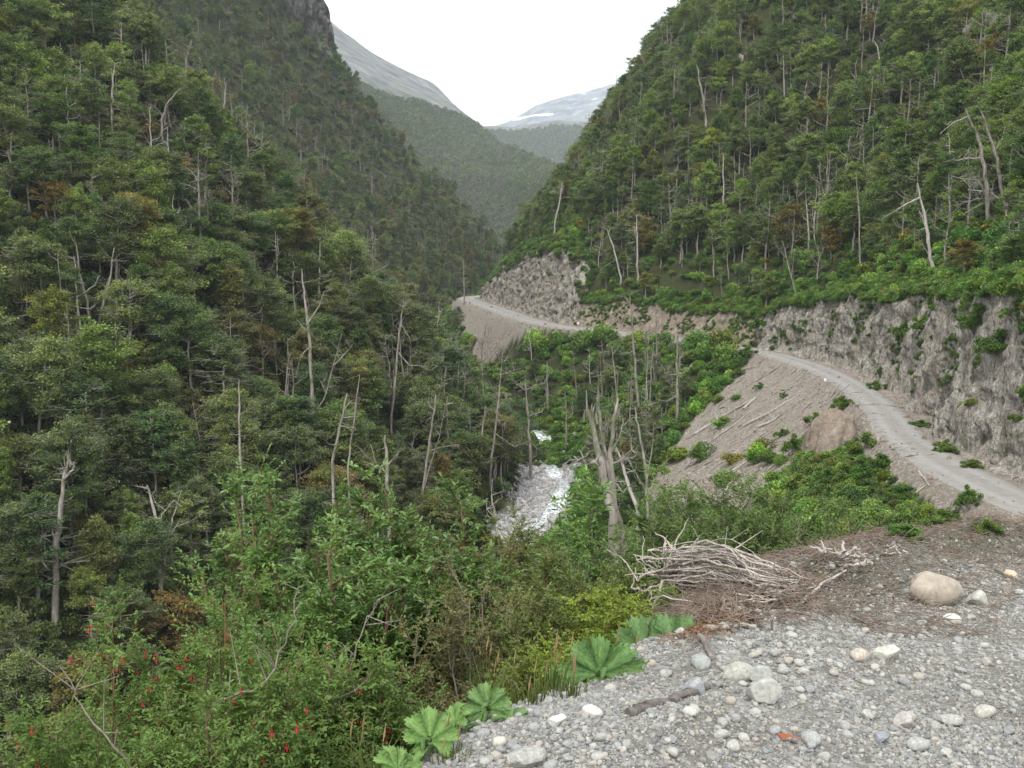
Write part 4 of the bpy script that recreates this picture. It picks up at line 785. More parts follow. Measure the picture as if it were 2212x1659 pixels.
def hilltrees(G, a, n, seed, h0, rows, sn):
    rs = np.random.RandomState(seed); N, Mm = a.shape; i = rs.uniform(0, N - 1.01, n); j = rs.uniform(0, rows, n)
    i0, j0 = i.astype(int), j.astype(int); fi, fj = (i - i0)[:, None], (j - j0)[:, None]
    P = (G[i0, j0] * (1 - fj) + G[i0, j0 + 1] * fj) * (1 - fi) + (G[i0 + 1, j0] * (1 - fj) + G[i0 + 1, j0 + 1] * fj) * fi
    r = np.hypot(P[:, 0], P[:, 1]); th = np.arctan2(P[:, 0], P[:, 1]); jj = np.clip(((th - TH0) / (TH1 - TH0) * (NT - 1)).astype(int), 0, NT - 1)
    u, v, d = proj(P[:, 0], P[:, 1], P[:, 2]); ok = (P[:, 2] + 25) / r > gmax[-1, jj]; ok &= (u > 280) & (u < 680)
    P, u, v, r = P[ok], u[ok], v[ok], r[ok]; n = len(P)
    band = ((v > 150) & (u < 520) & (fbm(P[:, 0] / 90, P[:, 1] / 90, 0, 3, 3) > -.05)); s = rs.uniform(.6, 1.2, n) * h0 / 11
    sg = rs.rand(n) < np.where(band, sn * 2.3, sn * .3); t, _ = tints(n, rs, .01, 0, .85, .1)
    ix = np.where(sg, 13 + rs.randint(0, 3, n), 6 + rs.randint(0, 3, n)); wx = np.where(sg, 3.6, 1.1)
    return P, np.stack([rs.normal(0, .05, n), rs.normal(0, .05, n), rs.uniform(0, 6.28, n)], 1), np.stack([s * wx, s * wx, s], 1), ix, np.concatenate([t, np.ones((n, 1))], 1)
A = [hilltrees(GB, aB, 26000, 1, 13, 129 * 1.86 / 4, .2), hilltrees(GC, aC, 9000, 2, 14, 59 * 1.75 / 3, .03)]
o = points_instancer('distant_forest', *[np.concatenate([q[i] for q in A]) for i in range(5)], FARC)
tag(o, 'distant forest with standing dead trunks on the far valley slopes', 'forest', kind='stuff'); print('far', sum(len(q[0]) for q in A))
# ------------------------------------------------------------------ near shrubs, grown stem by stem
def leaves(mb, Pp, D, L, wid, rs, droop=.25, var=None, upb=.8):
    n = len(Pp); D = D / (np.linalg.norm(D, axis=1)[:, None] + 1e-9)
    up = np.tile([0, 0, 1.], (n, 1)) * upb + rs.normal(0, .45, (n, 3)); S = np.cross(D, up); S /= np.linalg.norm(S, axis=1)[:, None] + 1e-9; Nn = np.cross(S, D)
    l = L * rs.uniform(.6, 1.25, (n, 1)); w = wid * l
    b0 = Pp; a1 = Pp + D * l * .35; a2 = Pp + D * l * .72 - Nn * l * droop * .3; tip = Pp + D * l - Nn * l * droop
    V = np.stack([b0, a1 + S * w * .5 + Nn * w * .18, a2 + S * w * .38 + Nn * w * .1, tip, a2 - S * w * .38 + Nn * w * .1, a1 - S * w * .5 + Nn * w * .18], 1).reshape(-1, 3)
    i = np.arange(n)[:, None] * 6
    v = (rs.uniform(0, 1, n) if var is None else var).repeat(6)
    mb.add(V, np.concatenate([i + [0, 1, 2, 3], i + [0, 3, 4, 5]]), v)
def grow(seed, Hh, R, ns=8, nb=9, nt=7, nl=9, L=.05, wid=.45, tw=.25, stem=.018, first=.25, upright=.5, colvar=.25, flat=False):
    """stems > branches > twigs > leaves; returns (wood MB, leaf MB, twig tips)"""
    rs = np.random.RandomState(seed); wd, lf = MB(), MB(); tips = []
    Pp, Dd, Vv = [], [], []
    for s in range(ns):
        az = s * 2.4 + rs.uniform(-.6, .6); out = R * rs.uniform(.15, .85); hh = Hh * rs.uniform(.68, 1.0) * (1 - .25 * (out / R) ** 2)
        c = np.array([cos(az) * out, sin(az) * out, hh]); b0 = np.array([cos(az), sin(az), 0]) * R * .08 + rs.normal(0, .03, 3)
        b0[2] = -.35; mid = (b0 + c) * .5 + np.array([cos(az), sin(az), 0]) * R * .12
        P = wob([b0, mid, c], Hh * .012, rs); tube(wd, P, np.linspace(stem * rs.uniform(.7, 1.2), stem * .25, len(P)), 5)
        for q in range(nb):
            t = first + (1 - first) * (q + rs.uniform(0, 1)) / nb; k = t * (len(P) - 1); i = min(int(k), len(P) - 2); p = P[i] + (P[i + 1] - P[i]) * (k - i)
            sd = P[i + 1] - P[i]; sd /= np.linalg.norm(sd); a2 = rs.uniform(0, 2 * PI)
            dv = np.array([cos(a2), sin(a2), upright * rs.uniform(-.3, 1.3)]) * .85 + sd * .5; dv /= np.linalg.norm(dv)
            BL = (R * .55 * (1.15 - .6 * t)) * rs.uniform(.55, 1.15); e = p + dv * BL + [0, 0, .08 * BL]
            Pb = wob([p, (p + e) / 2 + rs.normal(0, .06, 3) * BL, e], BL * .02, rs); tube(wd, Pb, np.linspace(stem * .33, stem * .1, len(Pb)), 4)
            cv = rs.uniform(.15, .85)
            for w_ in range(nt):
                t2 = (w_ + rs.uniform(.3, 1)) / nt; k2 = t2 * (len(Pb) - 1); j = min(int(k2), len(Pb) - 2); p2 = Pb[j] + (Pb[j + 1] - Pb[j]) * (k2 - j)
                d2 = dv * .7 + rs.normal(0, .6, 3) + [0, 0, .12]; 
                if flat: d2[2] *= .3
                d2 /= np.linalg.norm(d2); TL = tw * rs.uniform(.5, 1.2); e2 = p2 + d2 * TL - [0, 0, TL * .12]
                tube(wd, [p2, e2], [stem * .12, stem * .04], 3); tips.append(e2)
                m = nl; tt = (np.arange(m) + .6) / m; pos = p2 + (e2 - p2) * tt[:, None]
                side = np.cross(d2, [0, 0, 1.]); side /= np.linalg.norm(side) + 1e-9; sg = np.where(np.arange(m) % 2, 1, -1)[:, None]
                dd = side * sg * .85 + d2 * .75 + rs.normal(0, .28, (m, 3)); dd[-1] = d2
                Pp.append(pos); Dd.append(dd); Vv.append(np.clip(cv + rs.normal(0, colvar, m), 0, 1))
    leaves(lf, np.concatenate(Pp), np.concatenate(Dd), L, wid, rs, var=np.concatenate(Vv))
    return wd, lf, tips
M['stem'] = barkmat('stem', (.09, .05, .03), (.24, .16, .1), 20); M['grey_stem'] = barkmat('grey_stem', (.13, .11, .09), (.32, .28, .23), 20)
M['glossy_leaf'] = leafmat('glossy_leaf', (.055, .12, .028), (.18, .30, .08), None, .3, .36, .5)
M['fuchsia_leaf'] = leafmat('fuchsia_leaf', (.06, .12, .025), (.18, .28, .075), None, .35, .5)
M['small_leaf'] = leafmat('small_leaf', (.07, .105, .03), (.19, .23, .07), None, .3, .5)
M['brown_leaf'] = leafmat('brown_leaf', (.09, .09, .03), (.2, .19, .075), None, .25, .6)
M['lime_leaf'] = leafmat('lime_leaf', (.10, .15, .02), (.27, .35, .05), None, .35, .5)
M['olive_leaf'] = leafmat('olive_leaf', (.06, .11, .03), (.17, .245, .07), None, .3, .5)
M['bright_leaf'] = leafmat('bright_leaf', (.045, .095, .018), (.14, .23, .045), 'object', .3, .5)
M['pile_wood'] = barkmat('pile_wood', (.24, .2, .17), (.58, .53, .47), 18); M['root_wood'] = barkmat('root_wood', (.09, .065, .05), (.3, .24, .19), 9); M['dark_log'] = barkmat('dark_log', (.07, .06, .055), (.24, .22, .2), 12)
M['dead_needles'] = leafmat('dead_needles', (.12, .06, .035), (.30, .16, .09), None, .2); M['near_leaf'] = leafmat('near_leaf', (.06, .10, .028), (.18, .24, .07), 'inst', .3)
M['rust_leaf'] = newmat('rust_leaf', .7)[0]; M['rust_leaf'].node_tree.nodes['Principled BSDF'].inputs['Base Color'].default_value = (.3, .09, .04, 1)
M['white_paint'] = newmat('white_paint', .5)[0]; M['orange_paint'] = newmat('orange_paint', .5)[0]; M['orange_paint'].node_tree.nodes['Principled BSDF'].inputs['Base Color'].default_value = (.7, .25, .12, 1)
def foammat():
    m, nt, b = newmat('foam', .25, .5); w = coords(nt); n = nz(nt, w, 1.6, 6, .7, .8)
    c = ramp(nt, n, [(.35, (.08, .1, .1)), (.48, (.3, .34, .34)), (.58, (.8, .82, .82))]); nt.links.new(c, b.inputs['Base Color']); bump(nt, b, n, .8, .1); return m
M['foam'] = foammat()
def padground(x, y): return float(H(np.array([x]), np.array([y]))[0])
def shrub(name, label, cat, group, u, vtop, d, width_px, leafm, stemm, seed, flowers=0, **kw):
    """a bush whose top shows at (u, vtop), d metres away, rooted on the ground beneath"""
    top = at(u, vtop, d); g = padground(top[0], top[1]); Hh = top[2] - g; R = width_px / F * d * .5
    root = empty(name, (top[0], top[1], g)); tag(root, label, cat, group)
    wd, lf, tips = grow(seed, Hh, R, **kw)
    wd.build('stems', stemm, root); lf.build('foliage', leafm, root)
    rs = np.random.RandomState(seed + 1); tips = np.array(tips)
    if flowers:
        wp = tips + np.array(root.location); uu, vv, dd = proj(wp[:, 0], wp[:, 1], wp[:, 2]); nearer = wp[:, 1] < top[1] + .3 * R
        ok = np.nonzero((vv < 765) & (uu > 3) & nearer)[0]; rs.shuffle(ok)
        for i in ok[:flowers]:
            b = MB(); s = rs.uniform(.4, .68); p = tips[i]
            tube(b, [p, p + [.004, 0, -.018 * s]], [.0012, .0012], 3, 1)
            tube(b, [p + [.004, 0, -.018 * s], p + [.004, 0, -.03 * s], p + [.004, 0, -.05 * s]], [.003 * s, .0075 * s, .0055 * s], 6, .5)
            for a in range(4):
                az = a * PI / 2 + rs.uniform(0, .5); o_ = np.array([cos(az), sin(az), 0]); q = p + np.array([.004, 0, -.042 * s])
                tube(b, [q, q + o_ * .012 * s + [0, 0, -.012 * s], q + o_ * .02 * s + [0, 0, -.03 * s]], [.005 * s, .0055 * s, .001], 4, .7)
            tube(b, [p + [.004, 0, -.05 * s], p + [.006, 0, -.085 * s]], [.0025, .001], 3, .2)
            b.build('flower', M['flower'], root)
    return root
M['flower'] = (lambda m, nt, b: (nt.links.new(mixc(nt, nd(nt, 'ShaderNodeAttribute', attribute_name='var').outputs['Fac'], (.16, .01, .03), (.45, .03, .035)), b.inputs['Base Color']), m)[1])(*newmat('flower', .5, .3))
GL = dict(ns=13, nb=17, nt=12, nl=12, L=.047, wid=.4, tw=.19, stem=.028, first=.3, upright=.9)
shrub('leafy_shrub', 'tall glossy leaved green shrub, leftmost of the big leafy ones', 'shrub', 'glossy leaved shrubs', 258, 448, 8.6, 200, M['glossy_leaf'], M['stem'], 11, **GL)
shrub('leafy_shrub', 'tallest glossy leaved shrub with a dark forked stem, between two lower ones', 'shrub', 'glossy leaved shrubs', 345, 432, 8.2, 230, M['glossy_leaf'], M['stem'], 12, **GL)
shrub('leafy_shrub', 'glossy leaved shrub just left of the stream, lower than the two beside it', 'shrub', 'glossy leaved shrubs', 432, 474, 8.4, 180, M['glossy_leaf'], M['stem'], 13, **GL)
shrub('leafy_shrub', 'glossy green shrub filling the gap under the tall leafy ones', 'shrub', 'glossy leaved shrubs', 310, 515, 7.4, 230, M['glossy_leaf'], M['stem'], 14, **GL)
YT = dict(ns=3, nb=12, nt=6, nl=9, L=.10, wid=.34, tw=.3, stem=.03, first=.5, upright=.9)
shrub('young_tree', 'slender young tree with long leaves standing in front of the stream bed', 'tree', None, 582, 436, 13.5, 110, M['glossy_leaf'], M['grey_stem'], 21, **YT)
shrub('young_tree', 'short sapling with narrow leaves below the white stones of the stream', 'tree', None, 560, 520, 10, 70, M['small_leaf'], M['stem'], 22, **dict(YT, L=.06, ns=3))
SMK = dict(ns=14, nb=13, nt=10, nl=12, L=.026, wid=.5, tw=.16, stem=.014, first=.15, upright=.8)
shrub('small_leaved_shrub', 'brownish small leaved bush between the leafy shrubs and the yellow green one', 'shrub', None, 470, 555, 6.9, 190, M['brown_leaf'], M['grey_stem'], 31, **SMK)
shrub('small_leaved_shrub', 'dark green small leaved bush below the lower white stones of the stream', 'shrub', None, 528, 600, 6.6, 120, M['small_leaf'], M['stem'], 32, **SMK)
shrub('small_leaved_shrub', 'thin branched green bush right of the white stones', 'shrub', None, 606, 556, 9.5, 110, M['small_leaf'], M['stem'], 33, **dict(SMK, L=.034))
shrub('small_leaved_shrub', 'wispy bush reaching up against the bottom of the scree slope', 'shrub', None, 680, 452, 15, 120, M['olive_leaf'], M['grey_stem'], 34, **dict(SMK, first=.45, nb=19, ns=15, L=.045, tw=.3, stem=.02))
shrub('small_leaved_shrub', 'rounded olive bush behind the left end of the brush pile', 'shrub', None, 662, 490, 12.5, 140, M['olive_leaf'], M['grey_stem'], 35, **dict(SMK, first=.45, nb=19, ns=15, L=.04, tw=.22))
shrub('small_leaved_shrub', 'dense olive bush behind the middle of the brush pile', 'shrub', None, 735, 470, 16, 160, M['olive_leaf'], M['grey_stem'], 36, **dict(SMK, first=.45, nb=19, ns=15, L=.05, tw=.3, stem=.02))
shrub('small_leaved_shrub', 'broad green bush behind the right end of the brush pile', 'shrub', None, 805, 492, 18, 170, M['olive_leaf'], M['grey_stem'], 37, **dict(SMK, first=.45, nb=19, ns=15, L=.055, tw=.32, stem=.02))
shrub('small_leaved_shrub', 'low green bush behind the gravel bank near the boulder', 'shrub', None, 900, 508, 21, 170, M['olive_leaf'], M['grey_stem'], 38, **dict(SMK, first=.45, nb=19, ns=15, L=.06, tw=.34, stem=.02))
shrub('small_leaved_shrub', 'green bush hiding the left bank of the stream, between the two patches of white stones', 'shrub', None, 508, 505, 19, 85, M['small_leaf'], M['stem'], 61, **dict(SMK, first=.45, nb=19, ns=15, L=.055, tw=.3, stem=.02))
shrub('small_leaved_shrub', 'brownish green bush just left of the lower white stones', 'shrub', None, 486, 520, 12, 90, M['brown_leaf'], M['stem'], 62, **dict(SMK, first=.45, nb=19, ns=15, L=.04, tw=.25))
shrub('small_leaved_shrub', 'airy green bush right of the lower white stones of the stream', 'shrub', None, 548, 548, 13, 80, M['small_leaf'], M['stem'], 63, **dict(SMK, first=.45, nb=19, ns=15, L=.042, tw=.25))
shrub('small_leaved_shrub', 'green bush at the foot of the splintered trunk clump', 'shrub', None, 600, 520, 24, 80, M['olive_leaf'], M['stem'], 64, **dict(SMK, first=.45, nb=19, ns=15, L=.07, tw=.38, stem=.025))
LM = dict(ns=13, nb=12, nt=9, nl=14, L=.024, wid=.5, tw=.17, stem=.011, first=.12, upright=.5, flat=True)
shrub('yellow_green_shrub', 'bright yellow green feathery bush left of the brush pile', 'shrub', None, 610, 592, 6.9, 150, M['lime_leaf'], M['stem'], 41, **LM)
shrub('yellow_green_shrub', 'small yellow green feathery bush behind the big lobed leaves', 'shrub', None, 548, 655, 5.9, 90, M['lime_leaf'], M['stem'], 42, **dict(LM, ns=8))
FU = dict(ns=17, nb=15, nt=11, nl=13, L=.027, wid=.42, tw=.17, stem=.013, first=.25, upright=.35)
shrub('fuchsia_bush', 'fuchsia bush hung with many red flowers, leftmost in the foreground', 'flowering shrub', 'fuchsia bushes', 118, 600, 5.9, 200, M['fuchsia_leaf'], M['stem'], 51, flowers=55, **FU)
shrub('fuchsia_bush', 'fuchsia bush with red flowers below the tall glossy leaved shrubs', 'flowering shrub', 'fuchsia bushes', 245, 588, 5.7, 230, M['fuchsia_leaf'], M['stem'], 52, flowers=70, **FU)
shrub('fuchsia_bush', 'fuchsia bush with a few red flowers left of the big bright lobed leaf', 'flowering shrub', 'fuchsia bushes', 345, 650, 4.9, 190, M['fuchsia_leaf'], M['stem'], 53, flowers=32, **FU)
shrub('fuchsia_bush', 'fuchsia bush with few flowers in the bottom left corner', 'flowering shrub', 'fuchsia bushes', 60, 690, 5.0, 190, M['fuchsia_leaf'], M['stem'], 54, flowers=8, **FU)
shrub('fuchsia_bush', 'low twiggy fuchsia bush in the bottom row between two flowering ones', 'flowering shrub', 'fuchsia bushes', 205, 690, 4.6, 200, M['fuchsia_leaf'], M['stem'], 55, flowers=8, **FU)
# bare arching stems in front of the fuchsias
for k, (pts, d, lb) in enumerate([([(215, 705), (265, 680), (292, 630), (298, 590)], 4.7, 'bare arching tan stem among the red flowered bushes'),
                                  ([(335, 730), (350, 665), (366, 625), (378, 600)], 5.2, 'long bare brown stem leaning right, right of the arching tan one'),
                                  ([(125, 760), (85, 710), (70, 680)], 4.6, 'dark bare stem leaning left in the bottom left corner'),
                                  ([(285, 760), (335, 712), (375, 668)], 4.9, 'thin bare grey stem crossing the lowest fuchsia bushes')]):
    P_ = [at(u * 1.0, v, d) for u, v in pts]; P_ = [P_[0] + (P_[0] - P_[1]) * 1.2 + np.array([0, .25, -.35])] + P_
    b = MB(); rs = np.random.RandomState(k); Pw = wob(P_, .008, rs); tube(b, Pw, np.linspace(.0065, .0022, len(Pw)), 6)
    for _ in range(7):
        p = Pw[rs.randint(5, len(Pw))]; tube(b, [p, p + rs.normal(0, .12, 3) + [0, 0, .1]], [.004, .0015], 3)
    tag(b.build('bare_stem', M['grey_stem']), lb, 'stem', 'bare stems in the foreground bushes')
# ------------------------------------------------------------------ big lobed leaves
def gunmat():
    m, nt, b = newmat('lobed_leaf', .5, .35); a = nd(nt, 'ShaderNodeAttribute', attribute_name='var').outputs['Fac']
    n = nz(nt, coords(nt, obj=True), 14, 5, .6)
    c = mixc(nt, a, (.09, .18, .055), (.19, .32, .11)); c = mixc(nt, 1.0, c, nd(nt, 'ShaderNodeObjectInfo').outputs['Color'], 'MULTIPLY'); c = mixc(nt, ramp(nt, n, [(.4, 0.), (.7, .35)]), c, (.2, .3, .09))
    nt.links.new(c, b.inputs['Base Color']); bump(nt, b, nz(nt, coords(nt, obj=True), 20, 4, .7), 1.0, .02)
    tr = nd(nt, 'ShaderNodeBsdfTranslucent'); nt.links.new(c, tr.inputs[0]); mxs = nd(nt, 'ShaderNodeMixShader', {0: .25}); nt.links.new(b.outputs[0], mxs.inputs[1]); nt.links.new(tr.outputs[0], mxs.inputs[2]); nt.links.new(mxs.outputs[0], nt.nodes['Material Output'].inputs[0])
    return m
M['lobed_leaf'] = gunmat()
def lobed_leaf(seed, R):
    rs = np.random.RandomState(seed); nt_, nr_ = 150, 12; th = np.linspace(-PI * .9, PI * .9, nt_)
    nlob = 7; ph = (th / (PI * .9) * .5 + .5) * nlob; lob = np.abs(np.sin(ph * PI)) ** .55; teeth = .06 * np.abs(((th * 17) % 1) - .5) * 2 + .035 * rs.rand(nt_)
    out = R * (.58 + .30 * lob ** .8 + .07 * np.abs(np.sin(ph * 3 * PI)) - teeth * 2.0) * (1 - .15 * np.abs(th) / PI) * (1 + .1 * np.interp(ph, np.arange(8), rs.normal(0, 1, 8)))
    f = np.linspace(0, 1, nr_)[:, None]; rad = f * out[None]
    rib = -np.cos(ph * 2 * PI)[None]             # ribs run down the middle of each lobe
    z = .34 * R * f ** 1.6 - .06 * R * rib * f ** .7 + .03 * R * np.abs(((f * 5 + np.abs(np.sin(ph * PI)) * 2) % 1) - .5) * f + .035 * R * np.sin(th * 5 + seed)[None] * f ** 2 - .16 * R * f ** 4 * (lob[None]) + .02 * R * rs.normal(0, 1, (nr_, nt_)) * f + .05 * R * fbm(rad / R * 3 * np.sin(th)[None], rad / R * 3 * np.cos(th)[None], seed, 3, seed)
    X, Y = rad * np.sin(th)[None], rad * np.cos(th)[None]; ni = np.arange(nr_ * nt_).reshape(nr_, nt_)
    b = MB(); b.add(np.stack([X, Y, z], -1), np.stack([ni[:-1, :-1], ni[:-1, 1:], ni[1:, 1:], ni[1:, :-1]], -1).reshape(-1, 4), np.clip(.45 + .35 * rib * np.ones_like(f) + .1 * rs.normal(0, 1, (nr_, nt_)), 0, 1).ravel())
    return b
def lobed_plant(label, base, lvs, seed, tint=(1, 1, 1)):
    """lvs: (u, v, depth, radius px, tilt towards the viewer, heading)"""
    bx = at(*base); g = padground(bx[0], bx[1]); root = empty('giant_rhubarb', (bx[0], bx[1], g)); tag(root, label, 'plant', 'big lobed leaf plants at the edge of the gravel'); o0 = np.array(root.location)
    for k, (u, v, d, rp, tilt, hd) in enumerate(lvs):
        c = at(u, v, d) - o0; o = lobed_leaf(seed + k, rp / F * d).build('leaf', M['lobed_leaf'], root)
        o.location = c; o.rotation_euler = (RAD(tilt), RAD(((seed + k) * 37) % 20 - 10), RAD(hd)); o.color = (*tint, 1)
        b = MB(); tube(b, wob([[0, 0, -.1], c * .5 + [0, 0, .05], c], .01, np.random.RandomState(seed)), np.linspace(.014, .009, 9), 6, .3); b.build('stalk', M['lobed_leaf'], root)
lobed_plant('bright pale green lobed leaves at the bottom edge, lowest of the big leaved plants', (420, 790, 4.1), [(430, 740, 4.15, 38, 42, 10), (398, 768, 4.0, 30, 30, 50), (455, 722, 4.4, 24, 35, -40)], 3, (1.25, 1.25, 1.05))
lobed_plant('two cupped lobed leaves right of the bright pale ones at the gravel edge', (480, 745, 4.5), [(488, 708, 4.6, 32, 46, -5), (512, 728, 4.5, 28, 28, -50), (462, 742, 4.4, 22, 25, 40)], 13)
lobed_plant('large upright lobed leaf like an open hand above the dark half buried log', (602, 715, 5.4), [(600, 674, 5.45, 50, 56, 0), (566, 690, 5.4, 34, 34, 45), (634, 684, 5.5, 32, 40, -30)], 23, (.9, 1, .95))
lobed_plant('greyish green lobed leaves just below the brush pile, farthest of the big leaved plants', (662, 690, 6.1), [(645, 654, 6.2, 42, 50, 20), (680, 650, 6.1, 40, 52, -35), (660, 638, 6.4, 30, 40, 0)], 33, (.85, .9, .95))
# grass along the lip
def grass_tuft(u, v, d, n, hpx, seed, label):
    c = at(u, v, d); g = padground(c[0], c[1]); rs = np.random.RandomState(seed); b, b2 = MB(), MB(); h = hpx / F * d + max(0, c[2] - g)
    for i in range(n):
        a = rs.uniform(0, 6.28); p = np.array([cos(a), sin(a), 0]) * rs.uniform(0, .09); l = h * rs.uniform(.5, 1); o_ = np.array([cos(a), sin(a), 0]) * l * rs.uniform(.1, .5)
        tube(b, [p, p + o_ * .35 + [0, 0, l * .6], p + o_ + [0, 0, l * rs.uniform(.75, 1)]], [.0028, .002, .0006], 3, rs.rand())
        if i % 11 == 0:
            e = p + o_ * .3 + [0, 0, l * 1.12]; tube(b, [p, e], [.0016, .001], 3, .9); tube(b2, [e, e + [.005, 0, .03], e + [.012, 0, .075]], [.0015, .0042, .001], 5, rs.rand())
    root = empty('grass_tuft', (c[0], c[1], g)); tag(root, label, 'grass', 'grass tufts along the gravel edge'); b.build('blades', M['grass'], root); b2.build('seed_heads', M['seed'], root)
M['grass'] = leafmat('grass', (.06, .11, .02), (.2, .24, .07)); M['seed'] = leafmat('seed', (.25, .17, .08), (.42, .3, .16))
for k, t in enumerate([(492, 690, 5.1, 50, 40, 'grass tuft with tan seed heads behind the cupped lobed leaves'), (552, 705, 5.2, 60, 45, 'grass tuft with bent seed heads left of the upright lobed leaf'), (534, 725, 4.9, 40, 30, 'short green grass tuft right above the white gravel stones'),
                       (622, 712, 5.6, 40, 36, 'grass tuft between the two farther big leaved plants'), (570, 722, 5.0, 40, 26, 'short grass tuft at the foot of the upright lobed leaf'), (372, 760, 4.1, 40, 30, 'grass tuft at the bottom edge left of the bright lobed leaves'), (450, 760, 4.1, 40, 20, 'short grass tuft under the bright lobed leaves')]): grass_tuft(*t[:3], t[3], t[4], 70 + k, t[5])
# ------------------------------------------------------------------ stones
import bmesh
def stone_mesh(seed, sub=3, flat=.7, rough=.22, mat=None, ang=False):
    bm = bmesh.new(); bmesh.ops.create_icosphere(bm, subdivisions=sub, radius=1); V = np.array([v.co[:] for v in bm.verts]); rs = np.random.RandomState(seed); o = rs.uniform(0, 90, 3)
    r = 1 + rough * fbm(V[:, 0] * .8 + o[0], V[:, 1] * .8 + o[1], V[:, 2] * .8 + o[2], 3, seed) * 1.6
    V = V * r[:, None]
    if ang:
        for _ in range(12):
            n = rs.normal(0, 1, 3); n /= np.linalg.norm(n); k = rs.uniform(.62, .85); s = V @ n - k; V = V - np.clip(s, 0, None)[:, None] * n * .95
    V = V * [1, rs.uniform(.65, .9), flat * rs.uniform(.8, 1.1)]
    for v, c in zip(bm.verts, V): v.co = c
    me = bpy.data.meshes.new('stone'); bm.to_mesh(me); bm.free()
    me.polygons.foreach_set('use_smooth', np.full(len(me.polygons), not ang)); me.materials.append(mat or M['stone']); return me
def stonemat(name, src='obj', c0=(.2, .2, .19), c1=(.42, .42, .4)):
    m, nt, b = newmat(name, .85, .2); w = coords(nt, obj=True); n = nz(nt, w, 3, 6, .7); f = nz(nt, coords(nt), 60, 3, .7)
    if src == 'inst': t = nd(nt, 'ShaderNodeAttribute', attribute_name='tint', attribute_type='INSTANCER').outputs['Color']
    else: t = nd(nt, 'ShaderNodeObjectInfo').outputs['Color']
    c = mixc(nt, 1.0, ramp(nt, n, [(.3, c0), (.7, c1)]), t, 'MULTIPLY'); c = mixc(nt, ramp(nt, f, [(.55, 0.), (.7, .35)]), c, (.12, .11, .1))
    nt.links.new(c, b.inputs['Base Color']); bump(nt, b, f, .3, .01); return m
M['stone'] = stonemat('stone'); M['rubble_i'] = stonemat('rubble_i', 'inst', (.17, .15, .13), (.36, .32, .28)); M['stone_i'] = stonemat('stone_i', 'inst'); M['tan_stone'] = stonemat('tan_stone', 'obj', (.27, .23, .185), (.44, .39, .32))
STN = [stone_mesh(i, 3, .68) for i in range(5)] + [stone_mesh(10 + i, 3, .75, .2, None, True) for i in range(3)]
def sgnpad(x, y): return float(pad_dist(np.array([x]), np.array([y]))[0])
def put_stone(u, v, wpx, label, group, tint=(1, 1, 1), me=None, seed=0, name='stone', cat='stone', sink=.25, hr=1.0, rz=None):
    g = hit(u, v + wpx * .2); d = proj(*g)[2]; s = wpx / F * d * .5; rs = np.random.RandomState(seed)
    o = bpy.data.objects.new(name, me or STN[rs.randint(0, 8)]); COL.objects.link(o); o.scale = (s, s, s * hr); o.location = (g[0], g[1], g[2] + s * .7 * hr * (1 - sink) * .8)
    o.rotation_euler = (rs.normal(0, .12), rs.normal(0, .12), rs.uniform(0, 6.28) if rz is None else rz); o.color = (*tint, 1); tag(o, label, cat, group); o_last[0] = o; return o
o_last = [None]
bme = stone_mesh(77, 4, .68, .3, M['tan_stone'])
put_stone(932, 593, 52, 'large smooth tan boulder resting on the gravel bank at the right', None, (1, 1, 1), bme, 3, 'boulder', 'boulder', .12, 1.25, .1)
NAMED = [(737, 672, 30, 'round pale stone split on one side, below the white log', (1.1, 1.1, 1.0)), (762, 676, 34, 'broad grey stone right beside the split pale one', (1.05, 1.08, 1.05)), (702, 662, 22, 'blocky grey stone at the left end of the cobbles below the brush pile', (.95, 1, 1.0)),
         (765, 692, 46, 'long flat pale stone in front of the broad grey one', (1.15, 1.15, 1.1)), (695, 688, 26, 'square bluish stone left of the long flat pale one', (.9, .95, 1)), (858, 655, 20, 'pale pinkish stone standing upright, upslope of the bare dirt patch', (1.35, 1.2, 1.05)),
         (888, 653, 28, 'white patchy stone right of the upright pinkish one', (1.5, 1.5, 1.35)), (524, 758, 42, 'tall grey wedge shaped stone at the bottom edge beside the lobed leaves', (1.1, 1.1, 1.05)), (500, 742, 16, 'white stone touching the grey wedge at the bottom', (1.6, 1.55, 1.4)),
         (559, 720, 20, 'white round stone on the lip of the gravel, left one of two', (1.7, 1.65, 1.55)), (592, 712, 20, 'white round stone on the lip of the gravel, right one of two', (1.7, 1.7, 1.6)), (690, 712, 16, 'white oval stone at the lower end of the dark log', (1.5, 1.5, 1.4)),
         (955, 592, 22, 'small grey stone tucked under the right side of the tan boulder', (.8, .85, .9)), (978, 600, 24, 'pale flat stone right of the tan boulder', (1.3, 1.3, 1.2)), (952, 620, 20, 'white angular stone below the tan boulder', (1.6, 1.6, 1.5)),
         (918, 745, 24, 'oval pale stone, left of a pair on the open gravel', (1.1, 1.1, 1.1)), (905, 722, 24, 'rounded speckled stone on the open gravel, left of a similar one', (1.2, 1.15, 1.1)), (948, 720, 24, 'rounded speckled stone on the open gravel, right of a similar one', (1.15, 1.15, 1.1)),
         (812, 738, 22, 'grey cobble by the rusty dried leaf', (1, 1.05, 1.05)), (1010, 575, 16, 'tan stone near the right edge above the boulder', (1.6, 1.35, 1.0)), (880, 738, 18, 'bluish round stone near the open dirt patch', (.75, .8, .9)), (985, 712, 22, 'large pale cobble near the right edge of the gravel', (1.3, 1.25, 1.15))]
for k, (u, v, w, lb, t) in enumerate(NAMED): put_stone(u, v, w, lb, 'larger stones on the gravel shoulder', t, None, 100 + k)
rs = np.random.RandomState(41); tin = [(1, 1, .98), (1.15, 1.13, 1.08), (.75, .78, .8), (1.2, 1.19, 1.14), (1.1, 1.02, .92), (.9, .93, .95)]
def onpad(u, v, m=-.05):
    g = hit(u, v); return sgnpad(g[0], g[1]) < m and g[1] < 14
